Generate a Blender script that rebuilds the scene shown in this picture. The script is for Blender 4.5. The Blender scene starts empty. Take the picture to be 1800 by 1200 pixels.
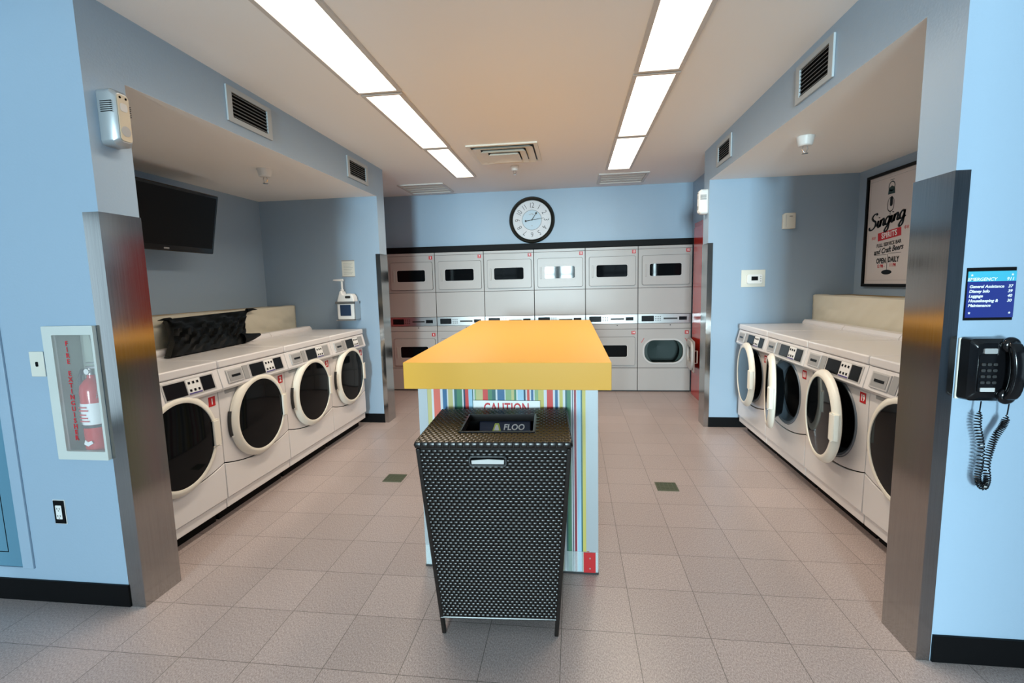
import bpy, bmesh, math, random
from mathutils import Vector, Matrix
random.seed(7)
SC = bpy.context.scene
COL = SC.collection
PI = math.pi

# ------------------------------------------------------------------ camera, world, light, exposure
def make_camera():
    a, b, c = math.radians(6.774), math.radians(7.2795), math.radians(-1.3487)
    F = Vector((-math.sin(b)*math.cos(a), math.cos(b)*math.cos(a), -math.sin(a)))
    R0 = Vector((math.cos(b), math.sin(b), 0)); U0 = R0.cross(F)
    R = R0*math.cos(c)+U0*math.sin(c); U = -R0*math.sin(c)+U0*math.cos(c)
    cam = bpy.data.cameras.new('camera'); ob = bpy.data.objects.new('camera', cam); COL.objects.link(ob)
    cam.sensor_width = 36; cam.lens = 846.347/1800*36; cam.clip_start = 0.02
    m = Matrix((R, U, -F)).transposed().to_4x4(); m.translation = Vector((0, 0, 1.4801))
    ob.matrix_world = m
    SC.camera = ob
make_camera()
SC.view_settings.view_transform = 'Standard'; SC.view_settings.look = 'None'
SC.view_settings.gamma = 1; SC.view_settings.use_curve_mapping = False
SC.view_settings.exposure = 0.12
LAMP_COL = (1.0, 0.86, 0.70); LAMP_STR = 4.0; LAMP_W = 10.8      # fluorescent panels
DAY_COL = (0.68, 0.93, 1.02); DAY_POWER = 1700.0
w = bpy.data.worlds.new('sky'); SC.world = w; w.use_nodes = True
w.node_tree.nodes['Background'].inputs[0].default_value = (0.62, 0.85, 1.0, 1)
w.node_tree.nodes['Background'].inputs[1].default_value = 1.5
SC.cycles.max_bounces = 8; SC.cycles.diffuse_bounces = 5; SC.cycles.glossy_bounces = 4
SC.cycles.sample_clamp_indirect = 6.0
BACKY = -3.0
def area(name, loc, rot, sx, sy, power, col):
    l = bpy.data.lights.new(name, 'AREA'); l.shape = 'RECTANGLE'; l.size = sx; l.size_y = sy
    l.energy = power; l.color = col
    o = bpy.data.objects.new(name, l); COL.objects.link(o); o.location = loc; o.rotation_euler = rot
    return o
area('window_daylight', (-0.85, BACKY-6.0, 1.75), (PI/2, 0, 0), 1.6, 1.8, DAY_POWER, DAY_COL)

# ------------------------------------------------------------------ materials
def nt(name):
    m = bpy.data.materials.new(name); m.use_nodes = True
    return m, m.node_tree.nodes, m.node_tree.links, m.node_tree.nodes['Principled BSDF']
def mat(name, col, rough=0.5, metal=0.0, spec=0.5, coat=0.0, noise=0.0, nscale=8.0, bump=0.0, bscale=60.0, emis=None, estr=0.0, trans=0.0, alpha=1.0):
    m, N, L, P = nt(name)
    c4 = tuple(col)+(1,)
    P.inputs['Base Color'].default_value = c4; P.inputs['Roughness'].default_value = rough
    P.inputs['Metallic'].default_value = metal; P.inputs['Specular IOR Level'].default_value = spec
    P.inputs['Coat Weight'].default_value = coat; P.inputs['Coat Roughness'].default_value = 0.08
    P.inputs['Transmission Weight'].default_value = trans; P.inputs['Alpha'].default_value = alpha
    if emis: P.inputs['Emission Color'].default_value = tuple(emis)+(1,); P.inputs['Emission Strength'].default_value = estr
    tc = N.new('ShaderNodeTexCoord')
    if noise:
        n = N.new('ShaderNodeTexNoise'); n.inputs['Scale'].default_value = nscale; n.inputs['Detail'].default_value = 4
        L.new(tc.outputs['Object'], n.inputs['Vector'])
        mx = N.new('ShaderNodeMix'); mx.data_type = 'RGBA'
        mx.inputs[6].default_value = tuple(max(0, v*(1-noise)) for v in col)+(1,)
        mx.inputs[7].default_value = tuple(min(1, v*(1+noise)) for v in col)+(1,)
        L.new(n.outputs['Fac'], mx.inputs[0]); L.new(mx.outputs[2], P.inputs['Base Color'])
    if bump:
        n2 = N.new('ShaderNodeTexNoise'); n2.inputs['Scale'].default_value = bscale
        L.new(tc.outputs['Object'], n2.inputs['Vector'])
        b = N.new('ShaderNodeBump'); b.inputs['Strength'].default_value = bump; b.inputs['Distance'].default_value = 0.002
        L.new(n2.outputs['Fac'], b.inputs['Height']); L.new(b.outputs['Normal'], P.inputs['Normal'])
    return m
def steel_mat():
    m, N, L, P = nt('brushed_steel')
    P.inputs['Metallic'].default_value = 1.0
    tc = N.new('ShaderNodeTexCoord'); mp = N.new('ShaderNodeMapping'); mp.inputs['Scale'].default_value = (120, 120, 1.2)
    L.new(tc.outputs['Object'], mp.inputs['Vector'])
    n = N.new('ShaderNodeTexNoise'); n.inputs['Scale'].default_value = 3; n.inputs['Detail'].default_value = 6
    L.new(mp.outputs['Vector'], n.inputs['Vector'])
    r = N.new('ShaderNodeMapRange'); r.inputs[3].default_value = 0.10; r.inputs[4].default_value = 0.19
    L.new(n.outputs['Fac'], r.inputs[0]); L.new(r.outputs[0], P.inputs['Roughness'])
    cr = N.new('ShaderNodeMix'); cr.data_type = 'RGBA'
    cr.inputs[6].default_value = (0.33, 0.32, 0.31, 1); cr.inputs[7].default_value = (0.48, 0.47, 0.46, 1)
    L.new(n.outputs['Fac'], cr.inputs[0]); L.new(cr.outputs[2], P.inputs['Base Color'])
    return m
def floor_mat():
    m, N, L, P = nt('vinyl_floor_tile')
    def math_(op, a, b=None):
        x = N.new('ShaderNodeMath'); x.operation = op
        for i, v in enumerate((a, b)):
            if v is None: continue
            if isinstance(v, (int, float)): x.inputs[i].default_value = v
            else: L.new(v, x.inputs[i])
        return x.outputs[0]
    tc = N.new('ShaderNodeTexCoord'); sp = N.new('ShaderNodeSeparateXYZ'); L.new(tc.outputs['Object'], sp.inputs[0])
    T = 0.3092
    fx = math_('DIVIDE', math_('ADD', sp.outputs[0], 0.060+T*40), T); fy = math_('DIVIDE', math_('ADD', sp.outputs[1], -1.925+T*40), T)
    def edge(f):
        a = math_('FRACT', f); b = math_('SUBTRACT', 1.0, a); return math_('MINIMUM', a, b)
    e = math_('MINIMUM', edge(fx), edge(fy))
    g = math_('LESS_THAN', e, 0.0042)
    cell = N.new('ShaderNodeCombineXYZ'); L.new(math_('FLOOR', fx), cell.inputs[0]); L.new(math_('FLOOR', fy), cell.inputs[1])
    wn = N.new('ShaderNodeTexWhiteNoise'); L.new(cell.outputs[0], wn.inputs['Vector'])
    n1 = N.new('ShaderNodeTexNoise'); n1.inputs['Scale'].default_value = 210; n1.inputs['Detail'].default_value = 5
    n1.inputs['Roughness'].default_value = 0.75
    mp = N.new('ShaderNodeMapping'); mp.inputs['Scale'].default_value = (1.0, 0.55, 1.0); mp.inputs['Rotation'].default_value = (0, 0, 0.5)
    L.new(tc.outputs['Object'], mp.inputs[0]); L.new(mp.outputs[0], n1.inputs['Vector'])
    r1 = N.new('ShaderNodeValToRGB'); L.new(n1.outputs['Fac'], r1.inputs[0])
    r1.color_ramp.elements[0].position = 0.36; r1.color_ramp.elements[0].color = (0.25, 0.197, 0.186, 1)
    r1.color_ramp.elements[1].position = 0.66; r1.color_ramp.elements[1].color = (0.58, 0.50, 0.48, 1)
    q = r1.color_ramp.elements.new(0.5); q.color = (0.40, 0.330, 0.312, 1)
    v = math_('ADD', math_('MULTIPLY', wn.outputs['Value'], 0.10), 0.95)
    hs = N.new('ShaderNodeHueSaturation'); L.new(v, hs.inputs['Value']); L.new(r1.outputs[0], hs.inputs['Color'])
    mx = N.new('ShaderNodeMix'); mx.data_type = 'RGBA'; L.new(g, mx.inputs[0]); L.new(hs.outputs[0], mx.inputs[6])
    mx.inputs[7].default_value = (0.12, 0.105, 0.09, 1)
    L.new(mx.outputs[2], P.inputs['Base Color'])
    n2 = N.new('ShaderNodeTexNoise'); n2.inputs['Scale'].default_value = 2.2; n2.inputs['Detail'].default_value = 6
    L.new(tc.outputs['Object'], n2.inputs['Vector'])
    r = N.new('ShaderNodeMapRange'); r.inputs[3].default_value = 0.22; r.inputs[4].default_value = 0.42
    L.new(n2.outputs['Fac'], r.inputs[0]); L.new(r.outputs[0], P.inputs['Roughness'])
    b = N.new('ShaderNodeBump'); b.inputs['Strength'].default_value = 0.25; b.inputs['Distance'].default_value = 0.001
    L.new(n1.outputs['Fac'], b.inputs['Height']); L.new(b.outputs[0], P.inputs['Normal'])
    return m
def lin(r, g, b):
    f = lambda c: ((c/255+0.055)/1.055)**2.4 if c > 10 else c/255/12.92
    return (f(r), f(g), f(b))
M = {}
M['blue'] = mat('blue_wall_paint', (0.320, 0.43, 0.545), 0.36, spec=0.45, bump=0.25, bscale=90)
M['ceil'] = mat('white_ceiling_paint', (0.92, 0.92, 0.90), 0.6, bump=0.15, bscale=120)
M['floor'] = floor_mat()
M['steel'] = steel_mat()
M['black'] = mat('black_rubber', (0.003, 0.003, 0.0035), 0.5, spec=0.12)
M['toe'] = mat('black_plinth', (0.004, 0.004, 0.004), 0.6, spec=0.1)
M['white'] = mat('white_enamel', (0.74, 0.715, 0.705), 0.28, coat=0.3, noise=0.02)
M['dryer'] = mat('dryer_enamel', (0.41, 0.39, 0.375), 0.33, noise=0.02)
M['cream'] = mat('cream_plastic', (0.80, 0.76, 0.66), 0.35)
M['wplast'] = mat('white_plastic', (0.80, 0.80, 0.78), 0.4)
M['offwh'] = mat('ivory_plastic', (0.70, 0.68, 0.60), 0.45)
M['glass'] = mat('dark_door_glass', (0.003, 0.004, 0.005), 0.05, spec=0.14)
M['disp'] = mat('black_display', (0.004, 0.005, 0.007), 0.25, spec=0.2)
M['grey'] = mat('grey_plastic', (0.33, 0.33, 0.33), 0.45)
M['lgrey'] = mat('light_grey_plastic', (0.52, 0.51, 0.50), 0.4)
M['dgrey'] = mat('dark_grey_plastic', (0.035, 0.035, 0.035), 0.4, spec=0.3)
M['alu'] = mat('satin_aluminium', (0.58, 0.57, 0.56), 0.28, metal=1.0)
M['drum'] = mat('drum_steel', (0.30, 0.31, 0.32), 0.3, metal=1.0)
M['ddrum'] = mat('dryer_drum_coating', (0.028, 0.05, 0.045), 0.45, spec=0.3)
M['gask'] = mat('grey_rubber_gasket', (0.13, 0.16, 0.19), 0.35)
M['red'] = mat('red_label', (0.50, 0.015, 0.02), 0.4)
M['wtxt'] = mat('white_print', (0.85, 0.85, 0.85), 0.5)
M['btxt'] = mat('dark_print', (0.010, 0.013, 0.016), 0.5, spec=0.2)
M['rtxt'] = mat('red_print', (0.55, 0.02, 0.03), 0.5)
M['purple'] = mat('violet_print', (0.08, 0.06, 0.22), 0.5)
M['reddoor'] = mat('red_gloss_paint', (0.50, 0.028, 0.018), 0.22, spec=0.35, coat=0.15)
M['yellow'] = mat('yellow_laminate', (0.68, 0.345, 0.035), 0.42, spec=0.3)
M['wood'] = mat('wood_cap', (0.42, 0.27, 0.09), 0.5, noise=0.25, nscale=30)
M['cloth'] = mat('cream_sheet', (0.64, 0.60, 0.48), 0.55, bump=0.2, bscale=25)
M['bag'] = mat('black_plastic_bag', (0.003, 0.0035, 0.0035), 0.42, spec=0.10, bump=0.3, bscale=18)
M['wick'] = mat('black_brown_rattan', (0.011, 0.0085, 0.0075), 0.27, spec=0.38, noise=0.3, nscale=50)
M['frame'] = mat('light_frame_metal', (0.62, 0.59, 0.55), 0.4)
M['ventw'] = mat('vent_grey_paint', (0.42, 0.46, 0.48), 0.45)
M['slat'] = mat('vent_slat_paint', (0.13, 0.14, 0.14), 0.5)
M['dark'] = mat('duct_dark', (0.002, 0.002, 0.002), 0.8, spec=0.05)
M['lamp'] = mat('lit_diffuser', (0.8, 0.8, 0.8), 0.6, emis=LAMP_COL, estr=LAMP_STR)
M['extr'] = mat('extinguisher_red', (0.55, 0.012, 0.012), 0.18, coat=0.5)
M['cab'] = mat('cabinet_white_paint', (0.60, 0.63, 0.60), 0.4)
M['cabin'] = mat('cabinet_inside', (0.42, 0.46, 0.40), 0.5)
M['pane'] = mat('clear_pane', (1, 1, 1), 0.02, alpha=0.10)
M['phone'] = mat('black_gloss_plastic', (0.005, 0.005, 0.006), 0.14, spec=0.4)
M['chrome'] = mat('chrome', (0.7, 0.7, 0.7), 0.08, metal=1.0)
M['silver'] = mat('silver_plastic', (0.42, 0.45, 0.47), 0.3, metal=0.5)
M['beige'] = mat('beige_plastic', (0.50, 0.43, 0.32), 0.35)
M['poster'] = mat('poster_paper', (0.72, 0.66, 0.63), 0.35)
M['pgreen'] = mat('drain_green_brass', (0.12, 0.13, 0.08), 0.4, metal=0.4)
M['liquid'] = mat('blue_black_label', (0.02, 0.045, 0.10), 0.3)
M['amber'] = mat('dark_wood_frame', (0.004, 0.004, 0.004), 0.35, spec=0.15)
M['clockface'] = mat('clock_face_paper', (0.72, 0.72, 0.74), 0.4, noise=0.12, nscale=9)
M['clockin'] = mat('clock_centre_blue', (0.52, 0.66, 0.76), 0.4)
M['signblue'] = mat('sign_navy', (0.012, 0.025, 0.19), 0.3)
M['signcyan'] = mat('sign_cyan', (0.05, 0.42, 0.58), 0.3)
M['panelblue'] = mat('blue_panel_enamel', (0.10, 0.24, 0.34), 0.4)
M['acrylic'] = mat('clear_acrylic', (0.8, 0.9, 0.9), 0.08, alpha=0.28)

# ------------------------------------------------------------------ mesh helpers
def rrect(w, h, r, n=5, cx=0, cy=0):
    pts = []
    r = min(r, w/2-1e-4, h/2-1e-4)
    for (sx, sy, a0) in ((1, 1, 0), (-1, 1, PI/2), (-1, -1, PI), (1, -1, 1.5*PI)):
        for i in range(n+1):
            a = a0+PI/2*i/n
            pts.append((cx+sx*(w/2-r)+r*math.cos(a), cy+sy*(h/2-r)+r*math.sin(a)))
    return pts
def circ(r, n=64, cx=0, cy=0): return [(cx+r*math.cos(2*PI*i/n), cy+r*math.sin(2*PI*i/n)) for i in range(n)]
def ray_poly(poly, a, cx, cy):
    dx, dy = math.cos(a), math.sin(a); best = 0
    for i in range(len(poly)):
        x1, y1 = poly[i][0]-cx, poly[i][1]-cy; x2, y2 = poly[(i+1) % len(poly)][0]-cx, poly[(i+1) % len(poly)][1]-cy
        ex, ey = x2-x1, y2-y1; den = dx*ey-dy*ex
        if abs(den) < 1e-12: continue
        t = (x1*ey-y1*ex)/den; s = (x1*dy-y1*dx)/den
        if t > 0 and -1e-6 <= s <= 1+1e-6: best = max(best, t)
    return (cx+dx*best, cy+dy*best)
XZ = lambda x, y, d: (x, d, y)        # 2D shape in the x-z plane, depth d along y
XY = lambda x, y, d: (x, y, d)
YZ = lambda x, y, d: (d, x, y)
class MB:
    def __init__(s, T=None): s.v = []; s.f = []; s.mi = []; s.T = T; s.cur = 0
    def add(s, vs, fs):
        o = len(s.v)
        s.v += [tuple(s.T(*p)) if s.T else tuple(p) for p in vs]
        s.f += [tuple(i+o for i in f) for f in fs]; s.mi += [s.cur]*len(fs)
        return s
    def box(s, x0, x1, y0, y1, z0, z1):
        vs = [(x, y, z) for z in (z0, z1) for y in (y0, y1) for x in (x0, x1)]
        return s.add(vs, [(0, 2, 3, 1), (4, 5, 7, 6), (0, 1, 5, 4), (2, 6, 7, 3), (0, 4, 6, 2), (1, 3, 7, 5)])
    def prism(s, poly, d0, d1, P=XZ):
        n = len(poly)
        vs = [P(x, y, d0) for x, y in poly]+[P(x, y, d1) for x, y in poly]
        return s.add(vs, [tuple(range(n)), tuple(range(2*n-1, n-1, -1))]+[(i, (i+1) % n, (i+1) % n+n, i+n) for i in range(n)])
    def loft(s, rings, cap=True, closed=True):
        n = len(rings[0]); vs = [p for r in rings for p in r]; fs = []
        for k in range(len(rings)-1):
            for i in range(n if closed else n-1):
                j = (i+1) % n; fs.append((k*n+i, k*n+j, (k+1)*n+j, (k+1)*n+i))
        if cap: fs += [tuple(range(n-1, -1, -1)), tuple(range((len(rings)-1)*n, len(rings)*n))]
        return s.add(vs, fs)
    def plate(s, outer, inner, d0, d1, P=XZ, cx=None, cy=None, lip=0.0):
        if cx is None: cx = sum(p[0] for p in inner)/len(inner); cy = sum(p[1] for p in inner)/len(inner)
        an = sorted(set(round(math.atan2(p[1]-cy, p[0]-cx), 6) for p in outer+inner))
        O = [ray_poly(outer, a, cx, cy) for a in an]; I = [ray_poly(inner, a, cx, cy) for a in an]
        n = len(an)
        vs = [P(x, y, d0) for x, y in O]+[P(x, y, d0) for x, y in I]+[P(x, y, d1) for x, y in O]+[P(x, y, d1) for x, y in I]
        fs = []
        for i in range(n):
            j = (i+1) % n
            fs += [(i, j, n+j, n+i), (2*n+i, 3*n+i, 3*n+j, 2*n+j), (i, 2*n+i, 2*n+j, j), (n+i, n+j, 3*n+j, 3*n+i)]
        return s.add(vs, fs)
    def lathe(s, prof, n=48, c=(0, 0, 0), axis='y', cap=False):
        rings = []
        for r, h in prof:
            rr = []
            for i in range(n):
                a = 2*PI*i/n; p, q = r*math.cos(a), r*math.sin(a)
                v = {'y': (p, h, q), 'z': (p, q, h), 'x': (h, p, q)}[axis]
                rr.append((c[0]+v[0], c[1]+v[1], c[2]+v[2]))
            rings.append(rr)
        return s.loft(rings, cap=cap)
    def cyl(s, c, r, h0, h1, axis='z', n=24): return s.lathe([(r, h0), (r, h1)], n, c, axis, cap=True)
    def tube(s, pts, r, n=8, cap=True):
        pts = [Vector(p) for p in pts]; rings = []; up = None
        for i, p in enumerate(pts):
            t = (pts[min(i+1, len(pts)-1)]-pts[max(i-1, 0)]).normalized()
            if up is None:
                up = Vector((0, 0, 1)) if abs(t.z) < 0.9 else Vector((1, 0, 0))
            up = (up-t*up.dot(t)).normalized(); b = t.cross(up)
            rr = r(i/(len(pts)-1)) if callable(r) else r
            rings.append([tuple(p+(up*math.cos(2*PI*k/n)+b*math.sin(2*PI*k/n))*rr) for k in range(n)])
        return s.loft(rings, cap=cap)
    def grid(s, fn, nu, nv):
        vs = [fn(i/nu, j/nv) for j in range(nv+1) for i in range(nu+1)]
        return s.add(vs, [(j*(nu+1)+i, j*(nu+1)+i+1, (j+1)*(nu+1)+i+1, (j+1)*(nu+1)+i) for j in range(nv) for i in range(nu)])
    def build(s, name, mats, parent=None, bev=0.0, seg=2, loc=None, rot=None, sub=0, fix=True, ang=35, solid=0.0):
        me = bpy.data.meshes.new(name); me.from_pydata(s.v, [], s.f)
        if not isinstance(mats, (list, tuple)): mats = [mats]
        for m in mats: me.materials.append(m)
        me.polygons.foreach_set('material_index', s.mi)
        if fix:
            b = bmesh.new(); b.from_mesh(me); bmesh.ops.recalc_face_normals(b, faces=b.faces); b.to_mesh(me); b.free()
        me.polygons.foreach_set('use_smooth', [True]*len(me.polygons))
        me.set_sharp_from_angle(angle=math.radians(ang)); me.update()
        o = bpy.data.objects.new(name, me); COL.objects.link(o)
        if parent: o.parent = parent
        if loc: o.location = loc
        if rot: o.rotation_euler = rot
        if solid:
            md = o.modifiers.new('solid', 'SOLIDIFY'); md.thickness = solid
        if sub:
            md = o.modifiers.new('sub', 'SUBSURF'); md.levels = sub; md.render_levels = sub
        if bev:
            md = o.modifiers.new('bevel', 'BEVEL'); md.width = bev; md.segments = seg; md.limit_method = 'ANGLE'; md.angle_limit = math.radians(40)
            md.harden_normals = False
        return o
def text_data(txt, size, ext=0.0008, bold=0.0, shear=0.0, align='CENTER', sp=1.0, xs=1.0):
    cu = bpy.data.curves.new('t', 'FONT'); cu.body = txt; cu.size = size; cu.extrude = ext; cu.offset = bold
    cu.shear = shear; cu.align_x = align; cu.align_y = 'CENTER'; cu.space_character = sp; cu.resolution_u = 3
    o = bpy.data.objects.new('t', cu); COL.objects.link(o)
    dg = bpy.context.evaluated_depsgraph_get(); dg.update()
    me = bpy.data.meshes.new_from_object(o.evaluated_get(dg))
    vs = [(v.co.x*xs, v.co.y, v.co.z) for v in me.vertices]; fs = [tuple(p.vertices) for p in me.polygons]
    bpy.data.objects.remove(o); bpy.data.curves.remove(cu); bpy.data.meshes.remove(me)
    return vs, fs
def add_text(mb, txt, size, ox, oz, y, **k):
    """text facing -Y, centred on (ox, oz) with its face at depth y"""
    vs, fs = text_data(txt, size, **k)
    mb.add([(ox+a, y-c, oz+b) for a, b, c in vs], fs)
def thing(name, label, cat, loc=(0, 0, 0), rz=0, group=None):
    o = bpy.data.objects.new(name, None); COL.objects.link(o); o.location = loc; o.rotation_euler = (0, 0, rz)
    o.empty_display_size = 0.1
    o['label'] = label; o['category'] = cat
    if group: o['group'] = group
    return o
def tag(o, label, cat, group=None):
    o['label'] = label; o['category'] = cat
    if group: o['group'] = group
    return o
def struct(mb, name, m, **k):
    o = mb.build(name, m, **k); o['kind'] = 'structure'; return o

# ------------------------------------------------------------------ room shell
XL, XR = -2.022, 1.309
ZC, ZS = 2.7335, 2.4255
YN, YN2 = 1.887, 2.087           # near partition
YF, YF2 = 4.955, 5.149           # far partition
XAL, XAR = -3.35, 2.64           # alcove back walls
YB = 6.66
XBL, XBR = -2.66, 1.559
WT = ZC+0.02
struct(MB().box(-5.2, 4.6, BACKY-0.2, 7.5, -0.1, 0.0), 'floor', M['floor'])
struct(MB().box(-5.2, 4.6, BACKY-0.2, 7.5, ZC, ZC+0.12), 'ceiling', M['ceil'])
struct(MB().box(-5.0, XL, YN, YN2-0.03, 0, ZC), 'wall_front_left', M['blue'])
struct(MB().box(XL-0.12, XL, YN2-0.030, YN2, 0, ZC), 'trim_1', M['blue'])
struct(MB().box(XR, 4.4, YN, YN2, 0, ZC), 'wall_front_right', M['blue'])
struct(MB().box(XAL, XL, YF, YF2, 0, ZC), 'wall_far_left', M['blue'])
struct(MB().box(XR, XAR, YF, YF2, 0, ZC), 'wall_far_right', M['blue'])
struct(MB().box(XAL-0.15, XAL, YN2-0.030, YF2, 0, ZC), 'wall_alcove_left', M['blue'])
struct(MB().box(XAR, XAR+0.15, YN2, YF2, 0, ZC), 'wall_alcove_right', M['blue'])
# soffits: blue front face, white underside
struct(MB().box(XL-0.02, XL, YN2, YF, ZS+0.0005, ZC), 'trim_2', M['blue'])
struct(MB().box(XAL, XL-0.0005, YN2, YF, ZS, ZC-0.002), 'ceiling_alcove_left', M['ceil'])
struct(MB().box(XR, XR+0.02, YN2, YF, ZS+0.0005, ZC), 'trim_3', M['blue'])
struct(MB().box(XR+0.0005, XAR, YN2, YF, ZS, ZC-0.002), 'ceiling_alcove_right', M['ceil'])
struct(MB().box(XBL-0.12, XBL, YF2, 7.4, 0, ZC), 'wall_left', M['blue'])
struct(MB().box(XBR, XBR+0.12, YF2, 7.4, 0, ZC), 'wall_right', M['blue'])
struct(MB().box(XBL, XBR, YB, YB+0.12, 2.022, ZC), 'wall_back', M['blue'])
struct(MB().box(XBL, XBR, 7.28, 7.4, 0, 2.03), 'wall_behind_dryers', M['blue'])
struct(MB().box(XBL, XBR, 6.57, YB+0.12, 1.945, 2.022), 'bar_over_dryers', M['black'])  # black bar filling the band between dryer tops and back wall
for a_, b_, nm_ in ((-5.12, -5.0, 'left'), (4.4, 4.52, 'right')):      # side walls of the entry, each with an unseen opening added to brighten the steel
    struct(MB().box(a_, b_, BACKY, -1.8, 0, ZC).box(a_, b_, -0.1, YN, 0, ZC).box(a_, b_, -1.8, -0.1, 2.4, ZC), 'wall_entry_'+nm_, M['blue'])
    m_ = (a_+b_)/2
    struct(MB().plate([(-1.8, 0.0), (-0.1, 0.0), (-0.1, 2.4), (-1.8, 2.4)], [(-1.73, 0.12), (-0.17, 0.12), (-0.17, 2.33), (-1.73, 2.33)], m_-0.03, m_+0.03, YZ).box(m_-0.02, m_+0.02, -0.98, -0.92, 0.12, 2.33), 'window_side_'+nm_, M['dgrey'])
# entrance wall with glazed openings behind the camera
wb = MB(); wins = [(-2.85, -1.80), (-1.55, -0.55), (-0.42, 0.78), (0.95, 1.8)]
z0w, z1w = 0.35, 2.6
wb.box(-5.0, 4.4, BACKY-0.12, BACKY, 0, z0w); wb.box(-5.0, 4.4, BACKY-0.12, BACKY, z1w, ZC)
xs = [-5.0]+[v for q in wins for v in q]+[4.4]
for i in range(0, len(xs), 2): wb.box(xs[i], xs[i+1], BACKY-0.12, BACKY, z0w, z1w)
struct(wb, 'wall_entrance', M['blue'])
for n_, (a, b) in enumerate(wins):
    wf = MB()
    wf.box(a, b, BACKY-0.09, BACKY-0.04, z0w, z0w+0.05).box(a, b, BACKY-0.09, BACKY-0.04, z1w-0.05, z1w)
    wf.box(a, a+0.05, BACKY-0.09, BACKY-0.04, z0w+0.05, z1w-0.05).box(b-0.05, b, BACKY-0.09, BACKY-0.04, z0w+0.05, z1w-0.05)
    wf.box((a+b)/2-0.02, (a+b)/2+0.02, BACKY-0.08, BACKY-0.05, z0w+0.05, z1w-0.05)
    wf.box(a+0.05, b-0.05, BACKY-0.08, BACKY-0.05, 1.75, 1.79)
    o = struct(wf, 'window_%d' % (n_+1), M['dgrey'])
# baseboards
struct(MB().box(-5.0, XL-0.075, YN-0.01, YN, 0, 0.108), 'baseboard_front_left', M['black'])
struct(MB().box(XR+0.05, 4.4, YN-0.01, YN, 0, 0.109), 'baseboard_front_right', M['black'])
struct(MB().box(XAL, XL-0.04, YF-0.008, YF, 0, 0.1), 'baseboard_far_left', M['black'])
struct(MB().box(XR+0.04, XAR, YF-0.008, YF, 0, 0.1), 'baseboard_far_right', M['black'])

# ------------------------------------------------------------------ steel corner guards (folded sheets round the partition ends)
def guard(xf, s, y0, y1, z1, wing, label):
    t = 0.004
    xo = xf+s*t
    mb = MB()
    mb.box(min(xo, xf), max(xo, xf), y0-t, y1+t, 0.0005, z1)
    mb.box(min(xf, xf-s*wing), max(xf, xf-s*wing), y0-t, y0, 0.0005, z1)
    mb.box(min(xf, xf-s*wing), max(xf, xf-s*wing), y1, y1+t, 0.0005, z1)
    o = mb.build('corner_guard', M['steel'])
    return tag(o, label, 'corner guard')
guard(XL, 1, YN, YN2, 1.832, 0.075, 'tall brushed steel corner guard wrapping the wall end beside the fire extinguisher')
guard(XR, -1, YN, YN2, 1.832, 0.045, 'tall brushed steel corner guard wrapping the wall end beside the black telephone')
guard(XL, 1, YF, YF2, 1.832, 0.045, 'steel corner guard on the far wall end right of the soap jug')
guard(XR, -1, YF, YF2, 1.832, 0.045, 'steel corner guard on the far wall end beside the red door')

# ------------------------------------------------------------------ ceiling lights
def ceiling_light(x0, x1, y0, y1, label, group):
    cx, cy = (x0+x1)/2, (y0+y1)/2
    t = thing('ceiling_light', label, 'ceiling light', (cx, cy, ZC), 0, group)
    w_, h_ = x1-x0, y1-y0
    MB().plate(rrect(w_, h_, 0.001, 1), rrect(w_-0.05, h_-0.05, 0.001, 1), -0.016, -0.0005, XY).build('frame', M['frame'], t)
    MB().box(-w_/2+0.024, w_/2-0.024, -h_/2+0.024, h_/2-0.024, -0.010, -0.002).build('diffuser', M['lamp'], t)
    l = area('ceiling_light_tubes', (0, 0, -0.013), (0, 0, 0), w_-0.06, h_-0.06, LAMP_W, LAMP_COL); l.data.spread = math.radians(142); l.parent = t
lx = [(-1.372, -1.072), (0.375, 0.655)]
ly = [(1.90, 3.135), (3.155, 4.425), (4.445, 5.655)]
nm = ['nearest', 'middle', 'farthest']
for si, (a, b) in enumerate(lx):
    for k, (c, d) in enumerate(ly):
        o_ = 0.015*k if si == 0 else 0
        ceiling_light(a+o_, b-o_*0.7, c, d, '%s lit fluorescent panel in the %s ceiling row' % (nm[k], ('left', 'right')[si]), 'fluorescent panels in two ceiling rows')

# ------------------------------------------------------------------ air vents
def wall_vent(xf, s, yc, zc, wd, ht, label):
    """register on a soffit face; s=+1 faces +x"""
    t = thing('air_vent', label, 'air vent', (xf, yc, zc), PI/2 if s > 0 else -PI/2, 'louvred vents on the soffits')
    MB().plate(rrect(wd, ht, 0.002, 1), rrect(wd-0.09, ht-0.06, 0.002, 1), -0.012, -0.0008).build('frame', M['ventw'], t, bev=0.003)
    MB().box(-wd/2+0.03, wd/2-0.03, -0.002, -0.0008, -ht/2+0.02, ht/2-0.02).build('backing', M['dark'], t)
    n = 7; hh = ht-0.06
    for i in range(n):
        z = -hh/2+hh*(i+0.5)/n
        MB().add([(-wd/2+0.045, -0.010, z-0.006), (wd/2-0.045, -0.010, z-0.006), (wd/2-0.045, -0.010, z-0.0045), (-wd/2+0.045, -0.010, z-0.0045),
                  (-wd/2+0.045, -0.0025, z+0.004), (wd/2-0.045, -0.0025, z+0.004), (wd/2-0.045, -0.0025, z+0.0055), (-wd/2+0.045, -0.0025, z+0.0055)],
                 [(0, 1, 2, 3), (4, 7, 6, 5), (0, 4, 5, 1), (3, 2, 6, 7), (0, 3, 7, 4), (1, 5, 6, 2)]).build('slat', M['slat'], t)
wall_vent(XL, 1, 2.972, 2.588, 0.43, 0.205, 'grey louvred air vent on the left soffit, near the television')
wall_vent(XL, 1, 4.52, 2.580, 0.44, 0.19, 'grey louvred air vent on the left soffit, at its far end')
wall_vent(XR, -1, 2.94, 2.580, 0.41, 0.21, 'grey louvred air vent on the right soffit, near the framed poster')
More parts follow.
